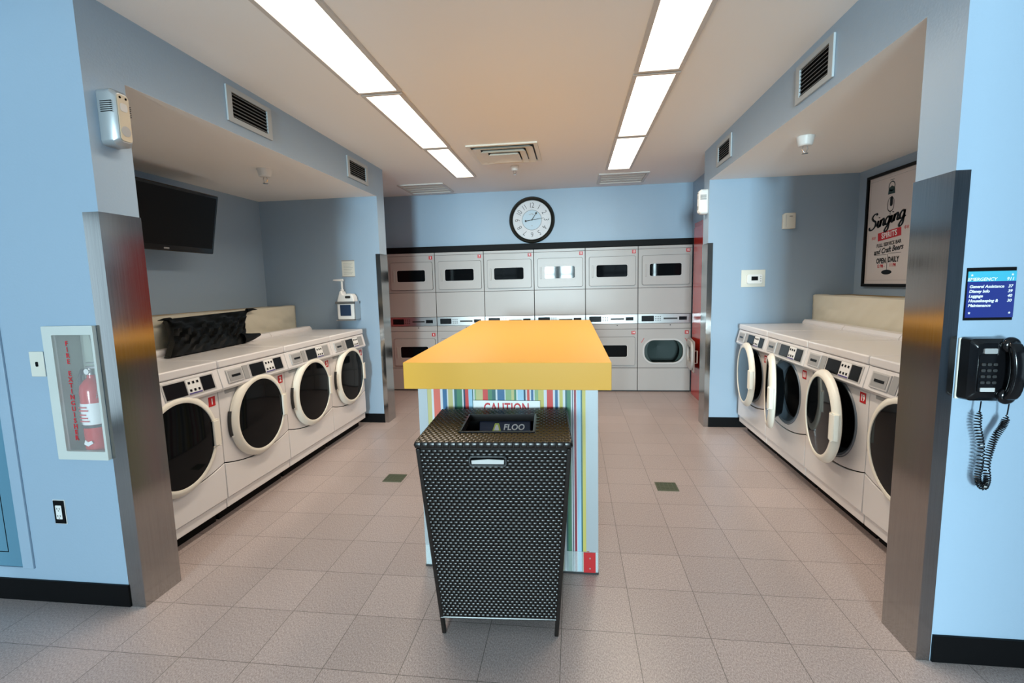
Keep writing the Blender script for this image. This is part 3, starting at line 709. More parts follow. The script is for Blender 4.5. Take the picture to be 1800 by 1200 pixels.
    MB().plate([(ox0-0.008, oy0-0.008), (ox1+0.008, oy0-0.008), (ox1+0.008, oy1+0.008), (ox0-0.008, oy1+0.008)], [(ox0, oy0), (ox1, oy0), (ox1, oy1), (ox0, oy1)], ZT-0.028, ZT+0.006, XY).build('opening_rim', M['wick'], lid, bev=0.003)
    # handle in the front face
    zt_ = 0.795; yh = rect(zt_)[1]
    MB().plate(rrect(0.152, 0.044, 0.010, 4, -0.02, zt_), rrect(0.134, 0.028, 0.008, 4, -0.02, zt_), yh-0.010, yh+0.004).build('handle_surround', M['phone'], t, bev=0.002)
    MB().prism(rrect(0.136, 0.030, 0.008, 4, -0.02, zt_), yh-0.0035, yh+0.003).build('handle_recess', M['dark'], t)
    MB().prism([(-0.084, zt_-0.0125), (0.044, zt_-0.0125), (0.045, zt_+0.005), (-0.018, zt_+0.008), (-0.085, zt_+0.003)], yh-0.009, yh-0.005).build('handle', M['lgrey'], t, bev=0.002)
    # liner bag and folded floor sign inside
    MB().grid(lambda u, v: (ox0-0.02+(ox1-ox0+0.04)*u, oy0-0.015+(oy1-oy0+0.03)*v, ZT-0.16+0.05*math.exp(-((u-.5)**2+(v-.3)**2)*9)+0.008*math.sin(17*u+9*v)), 24, 20).build('liner_bag', M['bag'], t)
    s = thing('wet_floor_sign', 'dark blue folded floor sign with yellow triangle showing inside the bin opening', 'sign', (-0.318, 2.135, 0.755), math.radians(3))
    s.rotation_euler = (math.radians(-28), 0, math.radians(3))
    MB().box(-0.12, 0.12, -0.004, 0.004, -0.02, 0.115).build('sign_board', mat('sign_midnight', (0.005, 0.010, 0.045), 0.35), s, bev=0.003)
    MB().prism([(-0.058, 0.052), (-0.018, 0.052), (-0.028, 0.088), (-0.046, 0.088)], -0.0065, -0.0045).build('triangle_mark', mat('sign_yellow', (0.55, 0.62, 0.10), 0.4), s)
    MB().prism([(-0.050, 0.054), (-0.026, 0.054), (-0.033, 0.080), (-0.042, 0.080)], -0.0080, -0.0066).build('triangle_inner', M['wtxt'], s)
    tx = MB(); add_text(tx, 'FLOO', 0.038, 0.042, 0.068, -0.0055, bold=0.0008, shear=0.15); tx.build('lettering', M['wtxt'], s)
bin_()

# ------------------------------------------------------------------ ledges with cream covers
def ledge(xf, s, z, y0, y1, label_w, label_c):
    """low wall behind the washers; xf is its front face, it runs back to the alcove wall; s=-1 on the left"""
    xb = XAL if s < 0 else XAR
    a, b = min(xf, xb), max(xf, xb)
    t = thing('washer_ledge', label_w, 'ledge', ((a+b)/2, (y0+y1)/2, 0))
    hw, hy = (b-a)/2-0.001, (y1-y0)/2-0.001
    MB().box(-hw+0.01, hw, -hy, hy, 0.0005, z-0.03).build('low_wall', M['ceil'], t)
    MB().box(-hw+0.004, hw, -hy, hy, z-0.03, z).build('wooden_cap', M['wood'], t, bev=0.003)
    # draped sheet
    def fn(u, v):
        y = y0+0.015+(y1-y0-0.03)*u
        # v 0..0.25 over the cap, then down the front
        wr = 0.007*math.sin(9*y+5*v)+0.009*math.sin(17*y-9*v)**3+0.010*math.exp(-((u*6+v*3) % 2.1-1)**2*8)
        L_ = z-1.02
        d = v*(L_+0.09)
        if d < 0.09: x = xf+s*(0.09-d); zz = z+0.006+wr*0.2
        else: x = xf-s*(0.006+abs(wr)*(0.25+0.5*v)); zz = z+0.004-(d-0.09)
        return (x, y, zz)
    o = MB().grid(fn, 90, 24).build('sheet_cover', M['cloth'], solid=0.003, ang=60)
    tag(o, label_c, 'sheet')
ledge(-3.02, -1, 1.300, YN2+0.003, YF-0.003, 'low ledge with wooden cap behind the left washers', 'cream sheet draped over the ledge behind the left washers')
ledge(2.285, 1, 1.310, YN2+0.003, YF-0.003, 'low ledge with wooden cap behind the right washers', 'cream sheet draped over the ledge behind the right washers')

# ------------------------------------------------------------------ black bag on the left washers
def bag():
    B0, B1 = Vector((-2.60, 2.80, 1.056)), Vector((-2.66, 3.66, 1.056))
    T0, T1 = Vector((-2.965, 3.20, 1.285)), Vector((-2.985, 4.13, 1.300))
    def fn(u, v, front):
        b = B0.lerp(B1, u); tt = T0.lerp(T1, u); p = b.lerp(tt, v)
        waist = 0.05*math.sin(PI*v)*(1-2*u)           # ragged ends pull in
        p.y += waist
        cr = 0.010*math.sin(21*u+9*v)+0.008*math.sin(47*u-19*v)+0.006*math.sin(33*v+11*u)
        bul = 0.055*math.sin(PI*min(1, v*1.15))*math.sin(PI*u)**0.4 if 0 < u < 1 else 0
        if front: p.x += bul+cr*0.8*math.sin(PI*v); p.z += cr*0.9*math.sin(PI*v)+0.02*math.sin(PI*v)
        else: p.x = max(p.x-0.05-0.02*math.sin(PI*u), -2.995); p.z = max(1.095 if p.x < -2.70 else 1.056, p.z-0.01)
        if p.x < -2.74: p.z = max(p.z, 1.094)
        if v == 0: p.z = 1.056+abs(cr)*0.3
        return tuple(p)
    nu, nv = 48, 18
    rings = []
    for i in range(nu+1):
        u = i/nu
        rings.append([fn(u, j/nv, True) for j in range(nv+1)]+[fn(u, 1-j/nv, False) for j in range(nv+1)])
    mb = MB().loft(rings)
    # torn corners
    mb.tube([(-2.96, 3.22, 1.28), (-2.95, 3.15, 1.285), (-2.95, 3.10, 1.280)], lambda k: 0.014*(1-k)+0.002, 6)
    mb.tube([(-2.98, 4.10, 1.297), (-2.97, 4.17, 1.305), (-2.96, 4.22, 1.300)], lambda k: 0.018*(1-k)+0.002, 6)
    mb.tube([(-2.68, 3.60, 1.09), (-2.66, 3.70, 1.095), (-2.66, 3.80, 1.105)], lambda k: 0.034*(1-k)+0.012, 8)
    tag(mb.build('black_bag', M['bag'], ang=30), 'large crumpled black plastic bag lying across the left washers against the ledge', 'bag')
bag()

# ------------------------------------------------------------------ television
def tv():
    t = thing('television', 'black flat television hung high on the left alcove wall', 'television', (-3.02, 3.37, 2.035), PI/2)
    t.rotation_euler = (0, 0, 0)
    # screen plane: runs along y, faces +x, tipped down
    W, H = 0.98, 0.49
    h = bpy.data.objects; 
    T = lambda x, y, z: (-y*math.cos(0.20)+z*math.sin(0.20)*1.0-0.0, x, z*math.cos(0.20)+y*math.sin(0.20))
    MB(T).box(-W/2, W/2, 0.0, 0.055, -H/2, H/2).build('casing', M['phone'], t, bev=0.008)
    MB(T).box(-W/2+0.025, W/2-0.025, -0.002, -0.0002, -H/2+0.045, H/2-0.025).build('screen', mat('tv_screen', (0.003, 0.003, 0.003), 0.35, spec=0.15), t)
    MB(T).prism(rrect(0.05, 0.012, 0.004, 2, 0, -H/2+0.022), -0.0022, -0.0004).build('maker_badge', M['grey'], t)
    MB(T).box(-W/2+0.1, W/2-0.1, 0.0555, 0.085, -H/2+0.08, H/2-0.14).build('rear_housing', M['dgrey'], t, bev=0.01)
    MB().box(-0.327, -0.305, -0.12, 0.12, -0.12, 0.12).box(-0.31, -0.09, -0.03, 0.03, -0.03, 0.03).build('wall_bracket', M['dgrey'], t)
tv()

# ------------------------------------------------------------------ alarm sounders
def sounder(x, y, z, s, label, m_body, m_face, name='alarm_sounder'):
    t = thing(name, label, 'alarm', (x, y, z), PI/2 if s > 0 else -PI/2, 'wall alarm sounders')
    W, H, D = 0.092, 0.235, 0.078
    b = MB().loft([[(px, -0.0006, pz) for px, pz in rrect(W, H, 0.02, 4)], [(px, -D*0.75, pz) for px, pz in rrect(W, H, 0.02, 4)], [(px, -D, pz) for px, pz in rrect(W-0.03, H-0.03, 0.02, 4)]])
    b.build('casing', m_body, t, ang=40)
    f = MB().prism(rrect(W-0.036, H-0.04, 0.014, 4), -D-0.003, -D-0.0004).build('faceplate', m_face, t, bev=0.001)
    MB().prism(circ(0.022, 24, 0, -0.055), -D-0.0045, -D-0.0032).build('speaker_grille', M['grey'], f)
    MB().prism(rrect(0.034, 0.035, 0.01, 3, 0, 0.045), -D-0.0045, -D-0.0032).build('strobe_lens', M['lgrey'], f)
    MB().prism(circ(0.005, 12, -0.014, 0.085), -D-0.0045, -D-0.0032).prism(circ(0.005, 12, 0.014, 0.085), -D-0.0045, -D-0.0032).build('indicator_light', M['dark'], f)
    g = MB()
    for i in range(6):
        zz = 0.018+i*0.0085; g.box(-W/2-0.0012, -W/2+0.001, -D*0.90, -0.014, zz, zz+0.003)
    g.build('side_grille', M['dark'], t)
    g = MB()
    for i in range(6):
        zz = 0.018+i*0.0085; g.box(W/2-0.001, W/2+0.0012, -D*0.90, -0.014, zz, zz+0.003)
    g.build('side_grille', M['dark'], t)
    return t
sounder(XL, 1.986, 2.240, 1, 'silver alarm sounder with slotted side above the left steel corner guard', M['silver'], M['beige'])
sounder(XR, 5.045, 2.235, -1, 'white alarm sounder above the steel guard by the red door', M['wplast'], M['wplast'])

# ------------------------------------------------------------------ left front wall: extinguisher cabinet etc.
def wall_hole_note(): pass
def cabinet():
    x0, x1, z0, z1 = -2.360, -2.100, 0.727, 1.342
    cx, cz = (x0+x1)/2, (z0+z1)/2
    t = thing('fire_extinguisher_cabinet', 'white recessed glass fronted extinguisher cabinet on the left blue wall', 'cabinet', (cx, YN, cz))
    w_, h_ = x1-x0, z1-z0
    MB().plate(rrect(w_, h_, 0.004, 2), rrect(w_-0.060, h_-0.080, 0.003, 2, 0.018, 0), -0.022, -0.004).build('door_frame', M['cab'], t, bev=0.003)
    iw, ih, d = w_/2-0.02, h_/2-0.02, 0.130
    bx = MB()
    bx.box(-iw, iw, d-0.004, d, -ih, ih).box(-iw-0.004, -iw, -0.004, d, -ih, ih).box(iw, iw+0.004, -0.004, d, -ih, ih).box(-iw, iw, -0.004, d, ih, ih+0.004).box(-iw, iw, -0.004, d, -ih-0.004, -ih)
    bx.build('inner_box', M['cabin'], t)
    MB().box(-w_/2+0.047, w_/2-0.011, -0.013, -0.010, -h_/2+0.039, h_/2-0.039).build('glass_pane', M['pane'], t)
    MB().tube([(-w_/2-0.002, -0.012, -h_/2+0.01), (-w_/2-0.002, -0.012, h_/2-0.01)], 0.004).build('hinge', M['cab'], t)
    tx = MB()
    for i, ch in enumerate('FIRE EXTINGUISHER'):
        if ch == ' ': tx.build('lettering', M['rtxt'], t); tx = MB()
        else: add_text(tx, ch, 0.030, -0.018-0.0006*i, 0.228-0.0272*i, -0.0145, bold=0.0008, ext=0.0004)
    tx.build('lettering', M['rtxt'], t)
    # bottle
    e = thing('fire_extinguisher', 'red fire extinguisher with white label inside the wall cabinet', 'fire extinguisher', (-2.230, YN+0.062, z0+0.0185))
    r = 0.052
    MB().lathe([(0.001, 0.0), (r-0.006, 0.001), (r, 0.008), (r, 0.285), (r*0.9, 0.315), (r*0.6, 0.338), (0.018, 0.348), (0.016, 0.365), (0.001, 0.366)], 32, axis='z').build('cylinder', M['extr'], e)
    MB().lathe([(r+0.0006, 0.135), (r+0.0006, 0.235)], 32, axis='z').build('label_wrap', M['wtxt'], e)
    lt = MB()
    for k, z in enumerate((0.15, 0.165, 0.18, 0.20, 0.215)): lt.box(-0.026, 0.020-0.006*(k % 3), -r-0.0016, -r-0.0006, z, z+0.006)
    lt.build('label_print', M['rtxt'], e)
    MB().lathe([(r+0.001, 0.120), (r+0.003, 0.122), (r+0.003, 0.132), (r+0.001, 0.134)], 32, axis='z').build('strap', M['dgrey'], e)
    MB().prism([(-0.02, 0.045), (0.0, 0.035), (0.028, 0.05), (0.02, 0.062), (0.0, 0.055), (-0.012, 0.066)], -r-0.003, -r-0.001).build('white_mark', M['wtxt'], e)
    MB().cyl((0, 0, 0), 0.017, 0.362, 0.395).box(-0.018, 0.050, -0.009, 0.009, 0.392, 0.404).box(-0.012, 0.055, -0.009, 0.009, 0.414, 0.422).build('valve_lever', M['alu'], e, bev=0.002)
    MB().tube([(-0.014, 0, 0.38), (-0.045, 0, 0.385), (-0.062, 0, 0.35), (-0.064, 0, 0.29), (-0.062, 0, 0.20)], 0.008).build('hose', M['dgrey'], e)
    MB().cyl((0.0, -0.016, 0.380), 0.013, -0.006, 0.002, 'y', 16).build('gauge', M['wplast'], e)
    pts = [(0.018+0.016*math.sin(i*0.16)*1, -0.024+0.002*math.cos(i*2.4), 0.40+0.0045*i-0.10) for i in range(0)]
    ch = MB()
    for i in range(40):
        z = 0.555-i*0.0075; x = 0.060+0.018*math.sin(i*0.08)
        ch.lathe([(0.0022, -0.0018), (0.0030, 0), (0.0022, 0.0018)], 6, (x, -0.040, z), 'z' if i % 2 else 'x')
    ch.build('seal_chain', M['alu'], e)
cabinet()
# hole in the front wall for the cabinet
def cut_front_wall():
    w = bpy.data.objects['wall_front_left']; me = w.data
    x0, x1, z0, z1 = -2.345, -2.115, 0.742, 1.327
    y0, y1 = YN, YN2-0.03; mb = MB()
    mb.box(-5.0, x0, y0, y1, 0, ZC).box(x1, XL, y0, y1, 0, ZC).box(x0, x1, y0, y1, 0, z0).box(x0, x1, y0, y1, z1, ZC).box(x0, x1, y0+0.145, y1, z0, z1)
    o = mb.build('tmp', M['blue']); w.data = o.data; w.data.name = 'wall_front_left'; bpy.data.objects.remove(o)
cut_front_wall()
def plate_socket():
    t = thing('phone_jack_plate', 'ivory wall plate with one small black jack, left of the extinguisher cabinet', 'wall plate', (-2.425, YN, 1.169))
    MB().box(-0.037, 0.037, -0.006, -0.0005, -0.058, 0.058).build('cover_plate', M['offwh'], t, bev=0.003)
    MB().prism(rrect(0.014, 0.022, 0.004, 3), -0.0075, -0.0062).build('jack', M['black'], t)
    t = thing('power_outlet', 'white duplex outlet in a black plate low on the left wall', 'outlet', (-2.418, YN, 0.460))
    MB().box(-0.032, 0.032, -0.0025, -0.0005, -0.060, 0.060).build('rim', M['wplast'], t)
    MB().box(-0.029, 0.029, -0.006, -0.0026, -0.057, 0.057).build('cover_plate', M['black'], t, bev=0.002)
    MB().prism(rrect(0.032, 0.068, 0.003, 2), -0.0085, -0.0062).build('receptacle', M['wplast'], t, bev=0.001)
    sl = MB()
    for z in (-0.018, 0.018):
        sl.box(-0.008, -0.005, -0.0092, -0.0086, z-0.004, z+0.005).box(0.005, 0.008, -0.0092, -0.0086, z-0.004, z+0.005).cyl((0, 0, z-0.010), 0.0025, -0.0092, -0.0086, 'y', 10)
    sl.build('slots', M['dgrey'], t)
    t = thing('electrical_panel', 'large dark blue flush panel door at the far left of the front wall', 'electrical panel', (-3.10, YN, 0.95))
    MB().plate([(-0.50, -0.785), (0.50, -0.785), (0.50, 0.785), (-0.50, 0.785)], [(-0.445, -0.78), (0.440, -0.78), (0.440, 0.735), (-0.445, 0.735)], -0.010, -0.0006).build('frame', M['blue'], t, bev=0.003)
    MB().box(-0.443, 0.438, -0.006, -0.0006, -0.778, 0.733).build('door_panel', M['panelblue'], t, bev=0.001)
    MB().plate([(-0.37, -0.705), (0.370, -0.705), (0.370, 0.66), (-0.37, 0.66)], [(-0.366, -0.701), (0.366, -0.701), (0.366, 0.656), (-0.366, 0.656)], -0.0068, -0.0061).build('inner_seam', M['dark'], t)
plate_socket()

# ------------------------------------------------------------------ right front wall: sign and telephone
def sign():
    t = thing('emergency_sign', 'navy and cyan sign of emergency extensions above the telephone', 'sign', (1.4455, YN, 1.4075))
    MB().box(-0.077, 0.077, -0.004, -0.0006, -0.092, 0.092).build('backing_board', M['black'], t, bev=0.001)
    MB().box(-0.074, 0.077, -0.0055, -0.0042, -0.082, 0.044).build('lower_field', M['signblue'], t)
    MB().box(-0.074, 0.077, -0.0055, -0.0042, 0.044, 0.079).build('upper_field', M['signcyan'], t)
    tx = MB(); add_text(tx, 'EMERGENCY', 0.016, -0.030, 0.051, -0.0060, ext=0.0003, shear=0.2, bold=0.0002); add_text(tx, '911', 0.016, 0.058, 0.051, -0.0060, ext=0.0003, shear=0.2, bold=0.0002)
    tx.build('heading', M['wtxt'], t)
    tx = MB(); tn = MB()
    for k, (s_, n_) in enumerate((('General Assistance', '37'), ('Disney Info', '39'), ('Luggage', '40'), ('Housekeeping &', '30'), ('Maintenance', ''))):
        z = 0.026-k*0.0165
        add_text(tx, s_, 0.0140, -0.068, z, -0.0060, ext=0.0003, shear=0.2, bold=0.0004, align='LEFT')
        if n_: add_text(tn, n_, 0.0140, 0.060, z, -0.0060, ext=0.0003, shear=0.2, bold=0.0004)
    tx.build('lettering', M['wtxt'], t); tn.build('extension_numbers', M['wtxt'], t)
    st = MB()
    for (sx, sz) in ((-0.062, 0.066), (0.064, 0.066), (-0.062, -0.066), (0.064, -0.066)):
        st.prism([(sx+(0.005 if i % 2 == 0 else 0.002)*math.sin(i*PI/5), sz+(0.005 if i % 2 == 0 else 0.002)*math.cos(i*PI/5)) for i in range(10)], -0.0062, -0.0056)
    st.build('stars', M['wtxt'], t)
sign()
def phone():
    t = thing('wall_telephone', 'black wall telephone with dangling coiled cord beside the right steel guard', 'telephone', (1.448, YN, 1.147))
    MB().box(-0.088, 0.055, -0.010, -0.0008, -0.112, 0.108).build('mounting_plate', M['cream'], t, bev=0.003)
    b = MB().loft([[(x, -0.0105, z) for x, z in rrect(0.140, 0.222, 0.012, 4, -0.016, 0)], [(x, -0.050, z) for x, z in rrect(0.136, 0.218, 0.014, 4, -0.016, 0)], [(x, -0.064, z) for x, z in rrect(0.112, 0.19, 0.02, 4, -0.014, 0)]])
    b.build('base', M['phone'], t)
    MB().prism(rrect(0.060, 0.13, 0.006, 3, -0.034, -0.01), -0.068, -0.0642).build('keypad_plate', M['phone'], t)
    for r_ in range(4):
        kb = MB()
        for c_ in range(3): kb.prism(rrect(0.013, 0.010, 0.003, 2, -0.052+c_*0.018, 0.022-r_*0.021), -0.0725, -0.0682)
        kb.build('key_row', M['dgrey'], t, bev=0.0008)
    MB().prism(rrect(0.045, 0.014, 0.002, 2, -0.034, -0.066), -0.0715, -0.0682).build('number_card', M['lgrey'], t)
    MB().prism(rrect(0.040, 0.018, 0.003, 2, -0.032, 0.068), -0.0700, -0.0642).build('display_card', M['grey'], t)
    # handset
    pts = [(0.026, -0.074, 0.102), (0.030, -0.088, 0.084), (0.033, -0.096, 0.040), (0.034, -0.098, 0.0), (0.033, -0.096, -0.040), (0.030, -0.088, -0.084), (0.026, -0.074, -0.102)]
    mb = MB()
    mb.loft([[(p[0]+ax, p[1]+ay, p[2]) for ax, ay in rrect(0.046-0.006*abs(math.cos(i)), 0.026, 0.010, 3)] for i, p in enumerate(pts)])
    mb.lathe([(0.001, -0.092), (0.024, -0.090), (0.030, -0.080), (0.028, -0.064)], 24, (0.026, 0.008, 0.088), 'y', cap=True)
    mb.lathe([(0.001, -0.092), (0.024, -0.090), (0.030, -0.080), (0.028, -0.064)], 24, (0.026, 0.008, -0.088), 'y', cap=True)
    mb.build('handset', M['phone'], t, sub=1, ang=60)
    # coiled cord hanging in a loop
    ctrl = [(-0.030, -0.045, -0.112), (-0.032, -0.045, -0.150), (-0.034, -0.045, -0.20), (-0.018, -0.045, -0.27), (-0.016, -0.045, -0.34), (-0.018, -0.045, -0.40), (-0.002, -0.050, -0.425), (0.004, -0.055, -0.395),
            (-0.002, -0.055, -0.34), (0.006, -0.055, -0.28), (0.018, -0.055, -0.235), (0.036, -0.055, -0.200), (0.046, -0.055, -0.165), (0.042, -0.065, -0.112)]
    def cr(P, n):
        out = []
        P = [Vector(p) for p in P]
        for i in range(len(P)-1):
            p0, p1, p2, p3 = P[max(i-1, 0)], P[i], P[i+1], P[min(i+2, len(P)-1)]
            for k in range(n):
                q = k/n
                out.append(0.5*((2*p1)+(-p0+p2)*q+(2*p0-5*p1+4*p2-p3)*q*q+(-p0+3*p1-3*p2+p3)*q**3))
        out.append(P[-1]); return out
    base = cr(ctrl, 60); N_ = len(base); pts = []; ph = 0
    for i in range(N_):
        tt = (base[min(i+1, N_-1)]-base[max(i-1, 0)]).normalized()
        a = tt.cross(Vector((0, 1, 0))).normalized(); b2 = tt.cross(a)
        amp = 0.0095*min(1, max(0, (i-55)/25))*min(1, max(0, (N_-50-i)/25))
        ph += 0.62+0.1*math.sin(i*0.05)
        pts.append(tuple(base[i]+a*math.cos(ph)*amp+b2*math.sin(ph)*amp))
    MB().tube(pts, 0.0022, 6).build('coiled_cord', M['phone'], t)
phone()

# ------------------------------------------------------------------ far end walls
def far_items():
    y = YF
    t = thing('paper_notice', 'small beige printed notice above the soap jug', 'notice', (-2.380, y, 1.687))
    MB().box(-0.071, 0.071, -0.004, -0.0006, -0.090, 0.090).build('sheet', M['offwh'], t)
    tx = MB()
    for k in range(8): tx.box(-0.052, 0.052-0.012*((k*7) % 3), -0.0052, -0.0042, 0.055-k*0.016, 0.058-k*0.016)
    tx.build('print', M['grey'], t)
    MB().box(-0.073, 0.073, -0.006, -0.0042, 0.078, 0.090).box(-0.073, 0.073, -0.006, -0.0042, -0.090, -0.080).build('holder', M['grey'], t)
    # soap jug with pump in a wall holder
    t = thing('soap_jug', 'white handled jug with a tall pump in a bracket on the far left wall', 'soap dispenser', (-2.378, y-0.075, 1.15))
    body = rrect(0.190, 0.175, 0.03, 5, 0, 0.090)
    jug = [(-0.092, 0.0), (0.092, 0.0), (0.095, 0.03), (0.095, 0.20), (0.090, 0.235), (0.070, 0.268), (0.015, 0.272), (-0.010, 0.255), (-0.028, 0.262), (-0.040, 0.300), (-0.062, 0.300), (-0.072, 0.262), (-0.088, 0.215), (-0.095, 0.19), (-0.095, 0.03)]
    mb = MB(); mb.prism(jug, -0.050, 0.050); mb.build('jug', M['wplast'], t, bev=0.010, seg=3)
    MB().prism(rrect(0.060, 0.026, 0.010, 4, 0.030, 0.236), -0.0512, -0.0500).build('grip_opening', M['dgrey'], t)
    MB().box(-0.060, 0.058, -0.0535, -0.0502, 0.040, 0.155).build('label', M['liquid'], t)
    MB().cyl((-0.051, 0, 0), 0.018, 0.298, 0.318).cyl((-0.051, 0, 0), 0.010, 0.316, 0.405).prism([(-0.145, 0.412), (-0.140, 0.424), (-0.035, 0.428), (-0.032, 0.404), (-0.060, 0.404), (-0.120, 0.408)], -0.010, 0.010).build('pump', M['wplast'], t, bev=0.002)
    br = MB().box(-0.108, 0.108, -0.058, -0.054, 0.165, 0.190).box(-0.108, -0.104, -0.058, 0.074, 0.165, 0.190).box(0.104, 0.108, -0.058, 0.074, 0.0, 0.190).box(-0.108, 0.108, 0.055, 0.074, 0.165, 0.190)
    br.box(-0.108, 0.108, -0.058, 0.070, -0.012, -0.004)
    br.build('wall_bracket', M['alu'], t)
    # thermostat
    t = thing('thermostat', 'white thermostat on a beige plate on the far right wall', 'thermostat', (1.734, y, 1.482))
    MB().box(-0.110, 0.110, -0.006, -0.0006, -0.082, 0.082).build('back_plate', M['offwh'], t, bev=0.003)
    MB().prism(rrect(0.140, 0.090, 0.016, 4, 0.006, -0.006), -0.032, -0.0062).build('casing', M['wplast'], t, bev=0.004)
    MB().box(-0.026, 0.034, -0.0336, -0.0322, -0.020, 0.018).build('display', M['disp'], t)
    bt = MB()
    for z in (-0.022, 0.0, 0.022): bt.prism(rrect(0.012, 0.008, 0.002, 2, 0.058, z-0.004), -0.0345, -0.0322)
    bt.build('buttons', M['grey'], t)
    t = thing('wall_sensor', 'small ivory box shaped sensor above the thermostat', 'sensor', (2.030, y, 2.012))
    MB().prism([(-0.056, -0.073), (0.054, -0.073), (0.054, 0.073), (-0.040, 0.073), (-0.056, 0.060)], -0.040, -0.0006).build('casing', M['offwh'], t, bev=0.006, seg=3)
    MB().box(-0.004, 0.024, -0.0415, -0.0402, 0.038, 0.044).build('indicator', M['dgrey'], t)
    MB().box(-0.034, -0.030, -0.0412, -0.0402, -0.06, 0.055).build('seam', M['lgrey'], t)
far_items()

# ------------------------------------------------------------------ clock
def clock():
    t = thing('wall_clock', 'round wall clock with distressed dark rim above the dryers', 'clock', (-0.5385, YB, 2.335))
    R_ = 0.308
    MB().lathe([(R_, -0.0008), (R_, -0.030), (R_-0.012, -0.046), (R_-0.030, -0.040), (R_-0.036, -0.034), (R_-0.046, -0.040), (R_-0.050, -0.024)], 72).build('rim', mat('distressed_black_bronze', (0.020, 0.022, 0.018), 0.35, metal=0.3, noise=0.9, nscale=14), t)
    MB().lathe([(R_-0.049, -0.020), (0.0005, -0.020)], 72).build('dial', M['clockface'], t)
    MB().lathe([(0.130, -0.0206), (0.0005, -0.0206)], 64).build('dial_centre', M['clockin'], t)
    MB().lathe([(0.134, -0.0208), (0.130, -0.0212)], 64).build('dial_ring', M['dgrey'], t)
    tx = MB()
    for h in range(1, 13):
        a = PI/2-h*PI/6; r = 0.192
        vs, fs = text_data(str(h), 0.098, ext=0.0005, bold=-0.0008, xs=0.8, sp=0.85)
        ca, sa = math.cos(a-PI/2), math.sin(a-PI/2)
        tx.add([(r*math.cos(a)+x*ca-y*sa, -0.0215-z, r*math.sin(a)+x*sa+y*ca) for x, y, z in vs], fs)
    tx.build('numerals', M['dgrey'], t)
    mk = MB()
    mk.prism(circ(0.007, 12, 0, -0.075), -0.0216, -0.0208)
    for dx_, dz in ((-0.025, 0.072), (0, 0.082), (0.02, 0.07)): mk.prism(rrect(0.03, 0.006, 0.002, 2, dx_, dz), -0.0216, -0.0208)
    mk.build('dial_ornament', M['grey'], t)
    def hand(ang, l0, l1, w_, y, blob=None):
        d = Vector((math.cos(ang), math.sin(ang))); n = Vector((-d.y, d.x))
        mb = MB().prism([tuple(-d*l0+n*w_), tuple(-d*l0-n*w_), tuple(d*l1-n*w_*0.4), tuple(d*l1+n*w_*0.4)], y-0.002, y)
        if blob: mb.prism([(p[0]+d.x*blob, p[1]+d.y*blob) for p in circ(0.013, 14)], y-0.002, y)
        return mb
    hand(math.radians(56), 0.0, 0.125, 0.006, -0.024, 0.105).build('hour_hand', M['btxt'], t)
    hand(math.radians(8), 0.085, 0.165, 0.005, -0.027, -0.085).build('minute_hand', M['btxt'], t)
    MB().cyl((0, 0, 0), 0.009, -0.031, -0.020, 'y', 16).build('centre_cap', M['btxt'], t)
    MB().lathe([(R_-0.044, -0.033), (0.0005, -0.035)], 48).build('glass_cover', mat('clock_glass', (1, 1, 1), 0.03, alpha=0.06), t)
clock()

